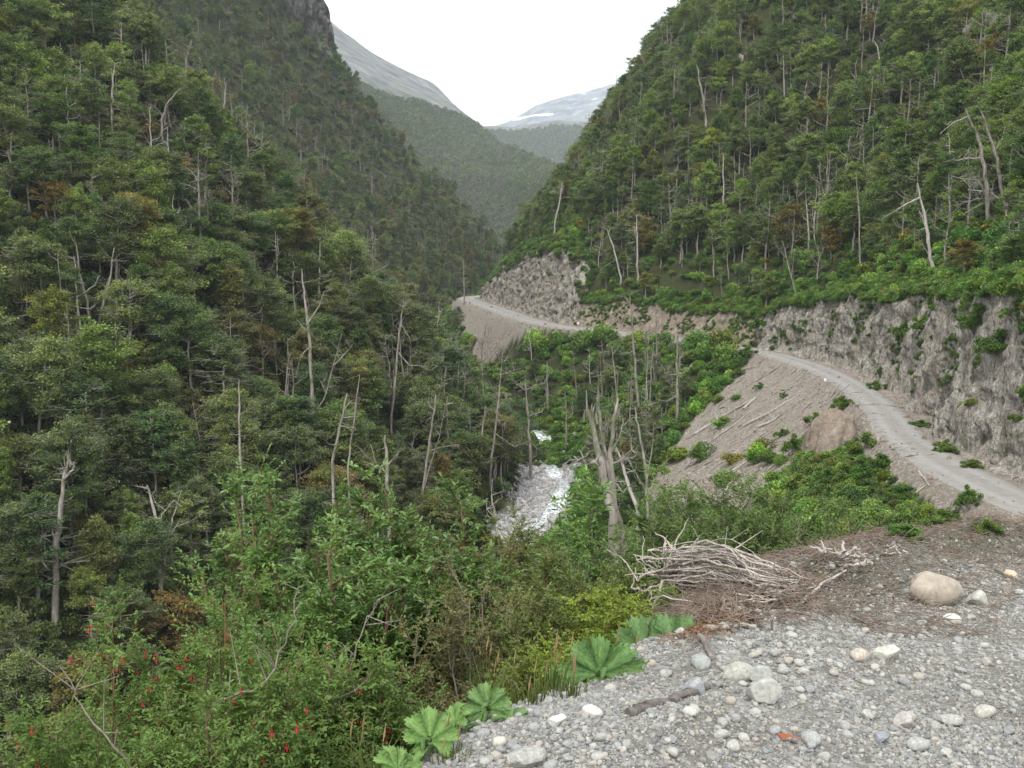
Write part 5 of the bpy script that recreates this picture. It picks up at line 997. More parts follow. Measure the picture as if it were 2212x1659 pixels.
SN_N = ['the boulder', 'the split pale stone', 'the broad grey stone', 'the blocky grey stone', 'the long flat pale stone', 'the bluish square stone', 'the pinkish stone', 'the white patchy stone', 'the grey wedge stone', 'the white stone by the wedge', 'the left lip stone', 'the right lip stone',
        'the oval by the log', 'the small grey stone by the boulder', 'the flat stone by the boulder', 'the angular white stone', 'the oval pale stone', 'the left speckled stone', 'the right speckled stone', 'the cobble by the dried leaf', 'the tan stone by the edge', 'the bluish round stone', 'the large pale cobble']
SN_A = [(932, 592)] + [q[:2] for q in NAMED]; CBL = []
n = 0
while n < 270:
    u = rs.uniform(480, 1022); v = rs.uniform(555, 766)
    if not onpad(u, v) or (abs(v - (790 - (u - 480) * .42)) > rs.exponential(45) and rs.rand() < .75): continue
    w = rs.uniform(5.5, 15) * (.55 + .6 * (v - 540) / 220); put_stone(u, v, w, 'rounded grey cobble lying loose on the gravel shoulder', 'cobbles scattered on the gravel shoulder', tin[rs.randint(0, 6)], None, 300 + n, 'cobble', 'cobble'); CBL.append((bpy.data.objects[-1] if False else o_last[0], u, v)); n += 1
for (o, u, v), (od, wh) in zip(CBL, relate([(u, v) for _, u, v in CBL], SN_A, SN_N)): o['label'] = '%s loose cobble %s' % (od, wh)
PEB = bpy.data.collections.new('pebble_sources')
for i in range(6):
    o = bpy.data.objects.new('p%02d' % i, stone_mesh(20 + i, 2, .65, .25, M['stone_i'], i > 3)); PEB.objects.link(o)
def pebbles(n, smin, smax, seed, name, label, reg=None):
    rs = np.random.RandomState(seed); Pn = []
    # even over the picture: dense close by, thinner away
    y = 2.6 * (13 / 2.6) ** rs.rand(n * 3); x = rs.uniform(-.3, .56, n * 3) * y
    ok = pad_dist(x, y) < .12 + .25 * rs.rand(n * 3) - .1; x, y = x[ok][:n], y[ok][:n]; z = H(x, y); n = len(x)
    cl = fbm(x * .9, y * .9, 0, 3, 8); s = np.clip(smin * rs.pareto(2.2, n) + smin, smin, smax) * (.8 + .35 * y / 8); bd_ = np.exp(-((pad_dist(x, y) + .75) / .6) ** 2) * sstep(6.2, 7.4, y); keep_ = rs.rand(n) > np.maximum(np.where(cl > .12, .6, .08), .72 * bd_); x, y, z, s = x[keep_], y[keep_], z[keep_], s[keep_]; n = len(x)
    t = np.array(tin)[rs.randint(0, 6, n)] * rs.uniform(.55, 1.02, (n, 1))
    o = points_instancer(name, np.stack([x, y, z + s * .2], 1), rs.uniform(0, 6.28, (n, 3)) * [.1, .1, 1], np.stack([s, s, s], 1), rs.randint(0, 6, n), np.concatenate([t, np.ones((n, 1))], 1), PEB)
    tag(o, label, 'gravel', kind='stuff')
pebbles(125000, .0042, .017, 3, 'gravel', 'loose grey gravel covering the road shoulder in the foreground')

# ------------------------------------------------------------------ brush pile on the lip of the gravel
PX = Q / F
def lay(u, v, lift=0.0):                       # ground point on the shoulder under a pixel
    g = hit(u, v); return g + [0, 0, lift]
root = empty('brush_pile', tuple(at(725, 612, 8.5))); o0 = np.array(root.location); rs = np.random.RandomState(5)
tag(root, 'heap of pale bare sticks swept to the right, dumped on the gravel lip', 'brush pile')
def dh(u, v): return proj(*hit(u, v))[2]
for k in range(98):
    t = rs.rand(); j = rs.normal(0, 1)
    a = np.array([668 + 8 * t + rs.normal(0, 12), 550 + 50 * t + rs.normal(0, 4)]); 
    if k % 9 == 0: a = a + [-30 * rs.rand(), 6]
    e = np.array([806 + rs.normal(0, 20), 582 + 14 * t + rs.normal(0, 5)]); m1 = np.array([712 + rs.normal(0, 12), 545 + 60 * t + rs.normal(0, 4)]); m2 = np.array([760 + rs.normal(0, 10), 566 + 36 * t + rs.normal(0, 3)])
    cut = rs.uniform(.6, 1); d0 = 8.7 - .55 * t + rs.normal(0, .12)
    dj = .25 * (1 - t) + rs.normal(0, .05); Pp = spline([at(p_[0], p_[1], min(8.9, dh(p_[0], max(p_[1], 590))) - .22 + dj + rs.normal(0, .04)) for p_ in (a, m1, m2, e)], 6) - o0
    Pp = Pp[int(rs.uniform(0, 4)):max(8, int(len(Pp) * cut))]; Pp = Pp + rs.normal(0, .008, Pp.shape)
    b = MB(); r0 = rs.uniform(.004, .0125); tube(b, Pp, np.linspace(r0, r0 * .45, len(Pp)), 5, rough=.15, rs=k)
    if k % 3 == 0:
        q = Pp[rs.randint(1, len(Pp) - 1)]; tube(b, [q, q + rs.normal(0, .1, 3) + [.1, 0, .03]], [r0 * .5, r0 * .2], 4)
    b.build('stick', M['pile_wood'], root)
b = MB()
for k in range(90):                             # knotted root mass at the left end
    u, v = rs.normal(672, 13), rs.normal(582, 15); p = at(u, v, min(8.9, dh(u, max(v, 592))) - .1 - abs(rs.normal(0, .12))) - o0; dv = rs.normal(0, 1, 3) * [1, .7, .9]; dv /= np.linalg.norm(dv); L_ = rs.uniform(.08, .26); r_0 = rs.uniform(.004, .014)
    tube(b, wob([p, p + dv * L_, p + dv * L_ * 1.3 + rs.normal(0, .08, 3)], .008, rs), np.linspace(r_0, r_0 * .3, 9), 5, rough=.25, rs=k)
b.build('root_mass', M['pile_wood'], root)
b = MB()                                        # the heap of roots and needles they lie on
for k in range(1900):
    u, v = 655 + 165 * rs.beta(1.3, 1.8), 0; v = rs.uniform(580, 628) - (u - 655) * .08 + (u - 655) * .02; p = at(u, v, dh(u, v) - abs(rs.normal(0, .12))) - o0; dv = rs.normal(0, 1, 3) * [1, .5, .45]; dv /= np.linalg.norm(dv); L_ = rs.uniform(.05, .2)
    tube(b, [p, p + dv * L_ * .5 + [0, 0, .01], p + dv * L_], [.004, .0035, .0015], 3, rs.rand())
o = b.build('roots', M['root_wood'], root)
b = MB(); C = []
for k in range(7000):
    a = rs.rand(); u = 662 + 70 * a + rs.normal(0, 12); v = 612 + 10 * rs.normal(0, 1) + 6 * np.sin(a * 5); C.append(at(u, v, min(dh(u, v), 8.6) - abs(rs.normal(0, .1))) - o0)
leaf_cloud(b, np.array(C), .0095, rs, .3); b.build('dead_needles', M['dead_needles'], root)
# twiggy litter and bark along the bank
b = MB(); n = 0; D_ = []
while n < 8500:
    x, y = rs.uniform(1.0, 7.5), rs.uniform(6.4, 12.4); pdv = sgnpad(x, y)
    if pdv > .35 or pdv < -2.2 * rs.rand() ** 1.6 - .05: continue
    n += 1; D_.append((x, y))
D_ = np.array(D_); Zd = H(D_[:, 0], D_[:, 1])
for (x, y), z in zip(D_, Zd):
    a = rs.normal(.35, .7); L_ = rs.gamma(2, .04); r = rs.uniform(.0015, .005); dv = np.array([cos(a), sin(a), rs.normal(0, .3)]); p = np.array([x, y, z + rs.uniform(0, .05)])
    tube(b, [p - dv * L_, p + [0, 0, rs.uniform(0, .02)], p + dv * L_], [r, r, r * .5], 3, rs.rand())
tag(b.build('twig_litter', M['root_wood']), 'brown twigs and bark strewn over the bank behind the gravel', 'twigs', kind='stuff')
def log(name, label, pix, wpx, mat, cat='log', group=None, lift=.4, branches=2, seed=0):
    """pix on the ground; the log lies along it"""
    rs = np.random.RandomState(seed); G_ = [hit(u, v) for u, v in pix]; d = proj(*G_[0])[2]; r = wpx / F * d * .5
    Pw = wob([g + [0, 0, r * lift] for g in G_], r * .25, rs); b = MB(); tube(b, Pw, np.linspace(r, r * .6, len(Pw)), 8, rough=.18, rs=seed)
    for _ in range(branches):
        q = Pw[rs.randint(1, len(Pw))]; e = q + rs.normal(0, 4, 3) * r * [1, 1, .3] + [0, 0, r * 3]; tube(b, [q, (q + e) / 2 + rs.normal(0, .5, 3) * r, e], [r * .4, r * .3, r * .12], 5)
    return tag(b.build(name, mat), label, cat, group)
log('log', 'thick dark weathered log half buried in the gravel above the lobed leaves', [(628, 716), (650, 708), (678, 699), (708, 688)], 13, M['dark_log'], lift=.35, branches=0, seed=3)
log('branch', 'short thick white branch lying on the bank in front of the brush pile', [(706, 632), (728, 628), (756, 630)], 8, M['white_wood'], 'branch', None, .9, 1, 4)
log('branch', 'broken grey stub sticking out of the bank below the white branch', [(700, 640), (712, 662)], 7, M['dead_wood'], 'branch', None, 1.2, 0, 5)
log('branch', 'bent pale stick rising from the right end of the brush pile', [(802, 606), (822, 588), (846, 574)], 4, M['pile_wood'], 'branch', None, 2.2, 1, 6)
log('branch', 'thin bent stick on the gravel by the right edge', [(995, 572), (1022, 584)], 3, M['dead_wood'], 'branch', None, 2., 1, 7)
def rootwad(u, v, wpx, label, seed):
    g = hit(u, v); d = proj(*g)[2]; s_ = wpx / F * d; rs = np.random.RandomState(seed); b = MB()
    for _ in range(34):
        p = np.array([rs.uniform(-.45, .45), rs.uniform(-.2, .2), rs.uniform(0, .28)]) * s_; dv = rs.normal(0, 1, 3) * [1, .5, .45]; dv /= np.linalg.norm(dv); L_ = s_ * rs.uniform(.08, .28); r = s_ * rs.uniform(.012, .045)
        tube(b, wob([p, p + dv * L_], L_ * .05, rs), np.linspace(r, r * .3, 5), 5, rough=.35, rs=seed)
    o = b.build('driftwood', M['white_wood']); o.location = g; tag(o, label, 'driftwood')
rootwad(845, 566, 56, 'splintered white root stump lying on the bank left of the boulder', 8)
rootwad(890, 556, 34, 'small tangle of white splintered wood behind the boulder', 9)
rootwad(935, 548, 22, 'little pale root stub on the bank edge behind the boulder', 10)
g = hit(783, 742); b = MB(); rsl = np.random.RandomState(3)
b.add(np.array([[0, 0, .01], [.03, .012, .035], [.075, -.01, .02], [.11, -.05, .012], [.07, -.045, .03], [.025, -.03, .04], [-.02, .03, .03], [-.03, .055, .012]]) * .9 + g, [[0, 1, 2, 5], [2, 3, 4, 5], [0, 6, 7, 1]])
tag(b.build('dried_leaf', M['rust_leaf']), 'curled rusty dried leaf lying on the open gravel', 'leaf')
# ------------------------------------------------------------------ logs, rubble and bushes along the road
def c6(x, y): return 682.7 + x * .1543, 256 + y * .1543
LG = [([(80, 1160), (260, 1045), (450, 940)], 3.2, 'longest grey log on the scree, at its upper left'), ([(390, 1110), (580, 1010), (760, 900)], 2.6, 'long thin log reaching up toward the road in the middle of the scree'), ([(490, 1115), (600, 1065)], 3.0, 'short thick log just below the long thin one on the scree'),
      ([(60, 1260), (160, 1200)], 2.4, 'short log at the left edge of the scree'), ([(200, 1190), (350, 1080), (500, 960)], 1.6, 'thin stick parallel to the longest log on the scree'), ([(280, 1420), (420, 1335)], 2.6, 'pale log low on the left of the scree'),
      ([(460, 1300), (540, 1235)], 2.0, 'short white stick in the lower middle of the scree'), ([(480, 1342), (560, 1290)], 1.8, 'white stick just below the short white stick on the scree'), ([(240, 1590), (320, 1470)], 3.2, 'thick dark log near the bottom of the scree'),
      ([(640, 872), (700, 868)], 1.8, 'pale stick near the top of the scree beside a green bush'), ([(330, 1290), (440, 1300)], 3.6, 'tangled grey wood in the lower middle of the scree'), ([(395, 1000), (470, 930)], 3.4, 'chunky grey log end above the longest log'),
      ([(1195, 1655), (1270, 1540), (1345, 1440)], 3.0, 'long pale pole leaning down the bank below the road'), ([(1530, 1400), (1602, 1498)], 2.4, 'white plank like stick lying beside the road edge'), ([(1390, 1625), (1480, 1560), (1580, 1490)], 2.4, 'grey log among brown litter below the road edge'), ([(1370, 1560), (1440, 1600)], 1.6, 'short white stick among brown litter below the road edge'),
      ([(2130, 1450), (2200, 1420)], 2.0, 'pale stick at the foot of the rock cut near the right edge')]
for k, (p, w, lb) in enumerate(LG): log('log', lb, [c6(*q) for q in p], w, M['log_wood'], 'log', 'fallen logs along the road', .8, 3, 40 + k)
g = hit(*c6(335, 1040)); root = empty('stump', tuple(g)); tag(root, 'upright pale stump with a knotted root on the scree', 'stump'); b = MB(); h = 2.1 * 150 * PX * 22 / 10
tube(b, wob([[0, 0, -.2], [.05, 0, .5], [-.05, 0, 1.5]], .03, rs), np.linspace(.22, .12, 9), 8, rough=.2); b.build('trunk', M['log_wood'], root); b = MB(); tube(b, [[-.3, 0, 1.3], [0, 0, 1.45], [.25, 0, 1.7]], [.05, .12, .03], 6); b.build('limb', M['log_wood'], root)
RUB = bpy.data.collections.new('rubble_sources')
for i in range(5): o = bpy.data.objects.new('r%02d' % i, stone_mesh(60 + i, 2, .7, .25, M['rubble_i'], True)); RUB.objects.link(o)
def rubble(n, poly, cond, smin, smax, tintf, seed, name, label, dmax=600, sink=.1):
    rs = np.random.RandomState(seed); us = np.array(poly); P_ = []
    I, J = np.nonzero(cond); w = (gd[I, J] ** 1.0); k = rs.choice(len(I), n, p=w / w.sum()); I, J = I[k], J[k]
    x = gx[I, J] + rs.uniform(-.5, .5, n) * RR[I] * .0128; y = gy[I, J] + rs.uniform(-.5, .5, n) * RR[I] * .0128; th_ = rs.uniform(-.5, .5, n) * .0025; x, y = x + y * th_, y - x * th_
    z = samp(gz, x, y); s_ = np.clip(smin * (rs.pareto(2.4, n) + 1), 0, smax); t = tintf(rs, n)
    o = points_instancer(name, np.stack([x, y, z - s_ * sink], 1), rs.uniform(0, 6.28, (n, 3)), np.stack([s_ * 1.3, s_, s_ * .8], 1), rs.randint(0, 5, n), np.concatenate([t, np.ones((n, 1))], 1), RUB); tag(o, label, 'rubble', kind='stuff')
gry = lambda rs, n: np.array([(1, 1, 1), (1.2, 1.1, 1.), (.8, .72, .65), (1.35, 1.3, 1.25), (.95, .8, .7)])[rs.randint(0, 5, n)] * rs.uniform(.7, 1.15, (n, 1))
rubble(16000, SCREE, (sc_ > .5) & (gd < 230) & (gi['sR'] < 0), .055, .35, gry, 1, 'rubble', 'broken stones covering the scree slope below the road')
rubble(3000, SCREE, (sc_ > .5) & (gd > 260) & (gi['sR'] < 0), .12, .8, gry, 5, 'rubble', 'broken stones below the far shoulder of the road')
footm = (gi['sR'] > 0) & (gi['r'] < 2.6) & (gd > 55) & (gd < 480) & (gi['pd'] > 20)
rubble(6000, SCREE, footm, .06, .5, gry, 2, 'rubble', 'loose stones along the foot of the rock cut')
wht = lambda rs, n: np.ones((n, 1)) * np.array([1.45, 1.6, 1.8]) * rs.uniform(.55, 1.15, (n, 1))
rubble(7000, SCREE, (gi['dV'] < np.where(gy > 164, 7, 3.5)) & (gi['pd'] > 20) & (gd > 120) & (gd < 222), .14, .95, wht, 3, 'river_stones', 'white and grey boulders filling the stream bed')
# the stream itself, narrow and broken
b = MB(); St = spline(RIV[::5], 14); St = St[(St[:, 1] > 100) & (St[:, 1] < 240)]; tS = np.gradient(St, axis=0); tS[:, 2] = 0; tS /= np.linalg.norm(tS, axis=1)[:, None]; nS = np.stack([tS[:, 1], -tS[:, 0], 0 * tS[:, 0]], 1)
St = St + nS * (1.6 + 1.5 * np.sin(St[:, 1:2] / 7)); o_ = np.linspace(-1, 1, 7); Vw = St[:, None] + nS[:, None] * (o_[None, :, None] * (1.3 + .5 * np.sin(St[:, 1] / 4))[:, None, None]); zz_ = samp(gz, Vw[..., 0], Vw[..., 1]).max(axis=1) + .12; Vw[..., 2] = zz_[:, None] + .08 * fbm(Vw[..., 0] * 1.5, Vw[..., 1] * 1.5, 0, 3, 4)
ni = np.arange(len(St) * 7).reshape(-1, 7); b.add(Vw, np.stack([ni[:-1, :-1], ni[:-1, 1:], ni[1:, 1:], ni[1:, :-1]], -1).reshape(-1, 4)); tag(b.build('stream_water', M['foam']), kind='structure')
for k, (p, w) in enumerate([([(548, 520), (566, 532)], 3), ([(520, 508), (534, 498)], 2.4), ([(530, 540), (552, 548)], 2.6)]):
    log('log', ['pale driftwood log across the stones in the right of the stream bed', 'pale log at the upper left of the stream bed', 'pale log across the lower stones of the stream bed'][k], p, w, M['white_wood'], 'log', 'logs in the stream bed', .9, 2, 90 + k)
BUSH = [bush_mesh(400 + i, 1.0, 5200, .06, M['bright_leaf'], 1.1, True, .75, 26, .24, 1.15) for i in range(5)]
def bush(u, v, wpx, label, group, tint=(1, 1, 1), tall=1.0, seed=0, dd=None, hv=.3):
    g = hit(u, v + wpx * hv) if dd is None else at(u, v + wpx * hv, dd); d = proj(*g)[2]; s_ = wpx / F * d * .5; e = empty('bush', tuple(g), seed * 1.7); e.scale = (s_, s_, s_ * tall)
    tag(e, label, 'bush', group); o = bpy.data.objects.new('foliage', BUSH[seed % 5]); COL.objects.link(o); o.parent = e; o.color = (*tint, 1); return e
def cliffpt(CL, u, v):                          # nearest point of a rock sheet to a pixel
    X, Y, Zz = CL; uu, vv, dd = proj(X, Y, Zz); k = np.argmin(((uu - u) ** 2 + (vv - v) ** 2) + dd * .02); i = np.unravel_index(k, X.shape); return np.array([X[i], Y[i], Zz[i]])
def cbush(CL, u, v, wpx, label, tint, tall, seed, group='bushes growing on the rock cut'):
    g = cliffpt(CL, u, v + wpx * .2); d = proj(*g)[2]; s_ = wpx / F * d * .5; e = empty('bush', tuple(g - [0, .1, .15]), seed * 1.7); e.scale = (s_, s_, s_ * tall); tag(e, label, 'bush', group); o = bpy.data.objects.new('foliage', BUSH[seed % 5]); COL.objects.link(o); o.parent = e; o.color = (*tint, 1)
CB = [(905, 335, 24, 1.5, 'dark green bush hanging down the middle of the near rock cut'), (925, 322, 26, 1.2, 'bushy green clump above the hanging one on the near rock cut'), (975, 322, 34, 1.2, 'big green bush on the upper rock cut near the right edge'), (1000, 345, 36, 1.3, 'largest green bush hanging low on the rock cut at the right edge'), (985, 360, 22, 1.2, 'bush just below the big one on the right part of the rock cut'),
      (868, 305, 14, 1.2, 'small bush high on the pale left part of the rock cut'), (752, 330, 22, 1.5, 'dense dark bush where the rock cut meets the brown bank'), (746, 345, 18, 1., 'lower bush at the foot of the rock cut by the bend'), (832, 334, 8, 2.2, 'narrow green streak of plants down the rock cut, left one'), (880, 375, 8, 2.5, 'narrow green streak of plants down the rock cut, middle one'),
      (958, 338, 16, 1.2, 'leafy clump on a ledge of the rock cut'), (892, 330, 10, 1.6, 'yellowish tuft on the rock cut'), (812, 300, 16, 1.2, 'bush on the upper lip of the pale rock patch'), (1015, 310, 26, 1.2, 'green bush between white rocks at the right edge'), (940, 300, 30, 1.1, 'bush on the lip above the leafy ledge'), (855, 340, 6, 1.6, 'tiny tuft in a crack of the rock cut')]
for k, (u, v, w, tl, lb) in enumerate(CB): cbush(CL1, u, v, w, lb, (1.35, 1.3, 1.2) if k % 3 else (1.05, 1.1, 1.0), tl, k)
TB = [(876, 384, 18, .9, 'bush at the foot of the rock cut by the road bend'), (945, 445, 24, 1., 'green bush at the foot of the rock cut, left of two low ones'), (972, 462, 22, .9, 'low green bush at the foot of the rock cut, right one'), (922, 420, 20, .6, 'grassy yellowish patch at the foot of the rock cut'),
      (843, 402, 24, 1.0, 'dark bush on the outer road edge above the rocky knob'), (815, 418, 18, 1.1, 'dark bush spilling left from the outer road edge'), (795, 445, 30, 1.2, 'large dark green bush on the left flank of the rocky knob'), (782, 432, 16, 1.0, 'bush left of the large one beside the rocky knob'), (865, 440, 30, 1.1, 'bush draped over the right side of the rocky knob'), (880, 462, 30, 1.1, 'dark green bush right of the rocky knob'),
      (845, 470, 34, .9, 'light green bush under the rocky knob'), (800, 480, 34, .9, 'broad bush below the left flank of the rocky knob'), (905, 488, 34, .8, 'green bush below the road edge near the pale pole'), (760, 385, 12, 1., 'small bush at the top of the scree'), (738, 372, 16, 1., 'bush at the top left corner of the scree'), (748, 352, 18, 1.2, 'tall bush on the road edge above the scree'),
      (784, 394, 10, 1, 'small dark bush in the upper scree'), (770, 490, 30, .8, 'olive bush at the lower right corner of the scree'), (725, 362, 22, .9, 'dark bush hiding the road left of the scree'), (700, 352, 22, .8, 'bush on the outer edge of the hidden road, right one'), (672, 350, 22, .8, 'bush on the outer edge of the hidden road, left one'),
      (968, 500, 26, 1.6, 'upright feathery bush near the lower right bend of the road'), (945, 512, 36, .7, 'spreading bush on the bank below the road near the right edge'), (985, 522, 28, .8, 'yellowish green bush at the end of the bank by the right edge'), (905, 525, 40, .6, 'low olive bush on the near bank left of the feathery one'), (850, 505, 42, .7, 'broad green bush on the near bank under the knob'), (730, 512, 36, .7, 'pale olive bush at the foot of the scree')]
for k, (u, v, w, tl, lb) in enumerate(TB): bush(u, v, w, lb, 'bushes beside the road', [(1.05, 1.1, 1.05), (1.3, 1.2, 1.1), (1.45, 1.25, 1.05)][k % 3], tl, k)
# rocky knob on the outer side of the road
g = hit(832, 446); d = proj(*g)[2]; bm = bmesh.new(); bmesh.ops.create_icosphere(bm, subdivisions=5, radius=1)
V = np.array([v.co[:] for v in bm.verts]); r = 1 + .3 * fbm(V[:, 0] * 1.2 + 5, V[:, 1] * 1.2, V[:, 2] * 1.2, 5, 9) + .12 * (np.floor(4 * fbm(V[:, 0] * 2, V[:, 1] * 2, V[:, 2] * .8, 2, 3)) / 2); V = V * r[:, None]; V[:, 2] = np.minimum(V[:, 2], .95)
for v, c in zip(bm.verts, V * [2.8, 3.8, 4.7]): v.co = c
me = bpy.data.meshes.new('rocky_knob'); bm.to_mesh(me); bm.free(); me.polygons.foreach_set('use_smooth', np.ones(len(me.polygons), bool)); me.materials.append(M['earth']); o = bpy.data.objects.new('rocky_knob', me); COL.objects.link(o); o.location = g + [0, .5, -.6]; o.rotation_euler = (0, RAD(14), 0)
tag(o, 'brown rocky knob with a flat grassy top beside the road', 'rock')
# dark rock tower on the skyline of the left wall
def tower():
    n, m = 110, 90; b = MB(); tl = [(262, -40), (276, 0), (296, 34), (312, 62), (330, 92)]; tr_ = [(318, -40), (322, 0), (331, 24), (338, 52), (346, 92)]
    f = np.linspace(0, 1, m); L0 = np.stack([np.interp(f, np.linspace(0, 1, 5), [p[c] for p in tl]) for c in (0, 1)], 1); R0 = np.stack([np.interp(f, np.linspace(0, 1, 5), [p[c] for p in tr_]) for c in (0, 1)], 1)
    g_ = np.linspace(0, 1.5, n); V = np.zeros((n, m, 3))
    for i, q in enumerate(g_):
        for j in range(m):
            if q <= 1: u, v = L0[j] + (R0[j] - L0[j]) * q; d = 640 + 30 * (q - .5) ** 2
            else: u, v = R0[j] - (q - 1) * np.array([26., 0]); d = 648 + (q - 1) * 160
            V[i, j] = at(u, v, d)
    w = V.copy(); dd = 14 * fbm(w[..., 0] / 13, w[..., 1] / 16, w[..., 2] / 50, 4, 3) + 6 * fbm(w[..., 0] / 4, w[..., 1] / 5, w[..., 2] / 14, 4, 5); V[..., 1] -= dd; V[..., 0] += dd * .35
    ni = np.arange(n * m).reshape(n, m); b.add(V, np.stack([ni[:-1, :-1], ni[1:, :-1], ni[1:, 1:], ni[:-1, 1:]], -1).reshape(-1, 4)); tag(b.build('cliff', M['dark_cliff']), kind='structure'); return V[..., 0], V[..., 1], V[..., 2]
TW = tower()
# green growing over the top of the cuts and in their cracks
def drape(CLs, seed):
    rs = np.random.RandomState(seed); Ps, Ss = [], []
    for (X, Y, Zz), n, frac, sc0, low in CLs:
        N, m_ = X.shape; i = rs.randint(0, N, n); top = rs.rand(n) < frac; j = np.where(top, rs.randint(int(m_ * .78), m_, n), (m_ * rs.beta(2.6, 1.6, n) * .85).astype(int))
        x, y, z = X[i, j], Y[i, j], Zz[i, j]; cl = fbm(x / 4, y / 4, z / 5, 3, seed + 3); ok = top | (cl > low); x, y, z, tp = x[ok], y[ok], z[ok], top[ok]
        Ps.append(np.stack([x, y - .1, z - .1], 1)); Ss.append(np.where(tp, rs.uniform(.45, 1.0, len(x)), rs.uniform(.2, .55, len(x))) * sc0)
    P = np.concatenate(Ps); S_ = np.concatenate(Ss); n = len(P); t, _ = tints(n, rs, .02, 0, .95, .15); t = t * [1.05, 1.3, .85]
    o = points_instancer('undergrowth', P, np.stack([rs.normal(0, .2, n), rs.normal(0, .2, n), rs.uniform(0, 6.28, n)], 1), np.stack([S_, S_, S_ * rs.uniform(.7, 1.4, n)], 1), rs.randint(9, 13, n), np.concatenate([t, np.ones((n, 1))], 1), FARC)
    tag(o, 'green plants growing over the lip and cracks of the rock cuts', 'undergrowth', kind='stuff')
drape([(TW, 500, .1, 2.6, .05), (CL1, 5600, .45, .85, .15), (CL2, 1800, .6, 1.2, .3), (CL3, 2600, .55, .9, .02)], 31)
# rocks showing through the forest of the right wall
for k, (u, v, w, hr, t, lb) in enumerate([(742, 57, 8, 1.6, (1.1, 1.05, .95), 'pale upright rock showing through the forest high on the right wall'), (994, 12, 34, .9, (.8, .85, .9), 'large grey rock at the top right corner'),
       (988, 296, 20, 1.2, (1.3, 1.3, 1.25), 'white rocks on the lip of the rock cut near the right edge'), (1012, 312, 16, 1.6, (1.2, 1.18, 1.1), 'tall white rock at the right edge above the rock cut')]):
    g = hit(u, v + w * .3); d = proj(*g)[2]; o = bpy.data.objects.new('rock_outcrop', stone_mesh(500 + k, 4, 1.0, .75, M['cliff'], False)); COL.objects.link(o); s_ = w / F * d * .5
    o.scale = (s_, s_, s_ * hr); o.location = g + [0, .35 * s_, .1 * s_]; tag(o, lb, 'rock')
# broken wood strewn down the scree
b = MB(); rs = np.random.RandomState(77); I, J = np.nonzero((sc_ > .5) & (gd < 215) & (gd > 90) & (gi['sR'] < 0)); k_ = rs.choice(len(I), 750, p=gd[I, J] / gd[I, J].sum())
for i, j in zip(I[k_], J[k_]):
    p = np.array([gx[i, j], gy[i, j], gz[i, j] + .08]); a = rs.normal(0, .35); q = np.array([p[0] + cos(a) * 1., p[1] + sin(a) * 1.2, 0]); q[2] = Z(q[0], q[1]) + .1; dv = q - p; L_ = rs.gamma(2, .5); r = rs.gamma(2, .022)
    tube(b, [p, p + dv * L_ * .5 + [0, 0, rs.uniform(0, .12)], p + dv * L_], [r, r * .9, r * .5], 5, rough=.2)
tag(b.build('wood_debris', M['dead_wood'], None), 'short weathered sticks strewn down the scree slope', 'sticks', kind='stuff')
# dense plants on the near bank
def bank(n, seed):
    rs = np.random.RandomState(seed); x = rs.uniform(2, 46, n); y = rs.uniform(14, 128, n); z = samp(gz, x, y); dV, sV, r, sR, pd, sc, rk, rv = zoneinfo(x, y)
    u, v, d = proj(x, y, z); ok = (sR < 0) & (sV > 0) & (r > 1.4) & (sc < .5) & (pd > .6) & (x < .56 * y) & visible(x, y, z, 1.2); s_ = rs.uniform(.35, .85, n) * np.clip(.35 + y / 90, .4, 1)
    s_ = np.where(r < 4, s_ * .5, s_); P = np.stack([x, y, z - .05], 1)[ok]; s_ = s_[ok]; m = len(P); t, _ = tints(m, rs, .02, 0, .95, .12); t = t * [1.02, 1.14, .85] * (1 + .35 * fbm(P[:, 0] / 5, P[:, 1] / 5, 0, 3, 6))[:, None]
    o = points_instancer('undergrowth', P, np.stack([rs.normal(0, .1, m), rs.normal(0, .1, m), rs.uniform(0, 6.28, m)], 1), np.stack([s_, s_, s_ * rs.uniform(.6, 1.3, m)], 1), rs.randint(9, 13, m), np.concatenate([t, np.ones((m, 1))], 1), FARC)
    tag(o, 'bright green low plants covering the bank below the road', 'undergrowth', kind='stuff'); print('bank', m)
bank(16000, 7)
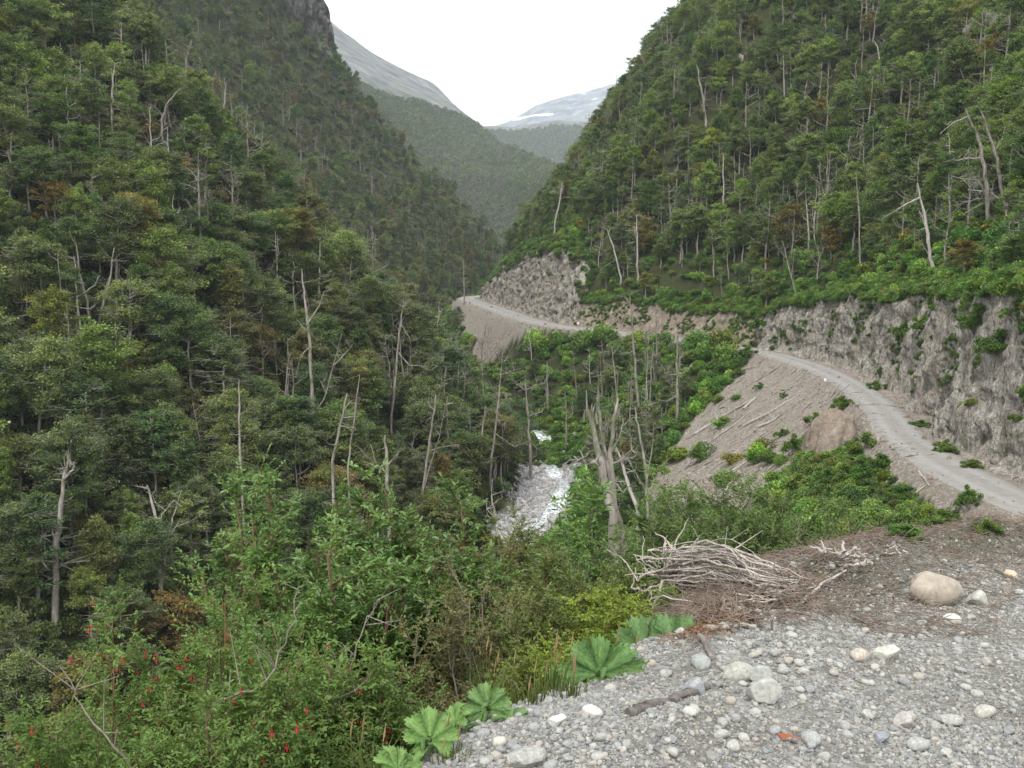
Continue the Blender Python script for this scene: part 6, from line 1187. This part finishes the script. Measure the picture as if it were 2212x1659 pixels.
# small plants on the drop just behind the gravel
NEARC = bpy.data.collections.new('near_sources')
for i in range(4):
    o = bpy.data.objects.new('n%02d' % i, bush_mesh(440 + i, .5, 2200, .02, M['near_leaf'], 1.0)); NEARC.objects.link(o)
def nearfill(n, seed):
    rs = np.random.RandomState(seed); x = rs.uniform(-8, 12, n); y = rs.uniform(2.6, 24, n); pdv = pad_dist(x, y); ok = (pdv > .22) & (np.abs(x) < .6 * y + 1) & (pdv < 14); x, y = x[ok], y[ok]; z = H(x, y); m = len(x)
    s_ = rs.uniform(.5, 1.3, m) * np.clip(.35 + pdv[ok] * .35, .35, 1.6); t, _ = tints(m, rs, .03, 0, 1.0, .2)
    o = points_instancer('undergrowth', np.stack([x, y, z], 1), np.stack([rs.normal(0, .2, m), rs.normal(0, .2, m), rs.uniform(0, 6.28, m)], 1), np.stack([s_, s_, s_ * rs.uniform(.7, 1.4, m)], 1), rs.randint(0, 4, m), np.concatenate([t, np.ones((m, 1))], 1), NEARC)
    tag(o, 'small leafy plants between the shrubs just beyond the gravel', 'undergrowth', kind='stuff')
nearfill(3400, 5)
# road markers
def marker(u, v, hpx, label, col):
    g = hit(u, v + hpx); d = proj(*g)[2]; h = hpx / F * d * 2; root = empty('marker_post', tuple(g)); tag(root, label, 'marker post'); b = MB(); tube(b, [[0, 0, -.1], [0, 0, h]], [h * .1, h * .1], 6); b.build('post', M['white_wood'], root)
    b = MB(); tube(b, [[0, 0, h * .72], [0, 0, h * 1.05]], [h * .17, h * .17], 8); b.build('cap', M[col], root)
marker(825, 383, 4, 'small white marker post on the outer edge of the road above the scree', 'white_paint'); marker(578, 326, 3.5, 'small whitish roadside marker near the humped banks', 'white_paint')
# ------------------------------------------------------------------ haze between the valley walls
def haze():
    b = MB(); x0, x1, y0, y1, z0, z1 = -1900, 2600, -90, 5600, -330, 1150
    V = [(x, y, z) for z in (z0, z1) for y in (y0, y1) for x in (x0, x1)]
    b.add(V, [[0, 2, 3, 1], [4, 5, 7, 6], [0, 1, 5, 4], [2, 6, 7, 3], [0, 4, 6, 2], [1, 3, 7, 5]])
    m = bpy.data.materials.new('haze'); m.use_nodes = True; nt = m.node_tree; nt.nodes.remove(nt.nodes['Principled BSDF'])
    v = nd(nt, 'ShaderNodeVolumePrincipled', {'Color': (.86, .92, 1., 1), 'Density': .00012, 'Anisotropy': .2}); nt.links.new(v.outputs[0], nt.nodes['Material Output'].inputs['Volume'])
    o = b.build('haze', m, smooth=False); tag(o, 'thin bluish haze filling the valley', 'haze', kind='stuff')
haze()
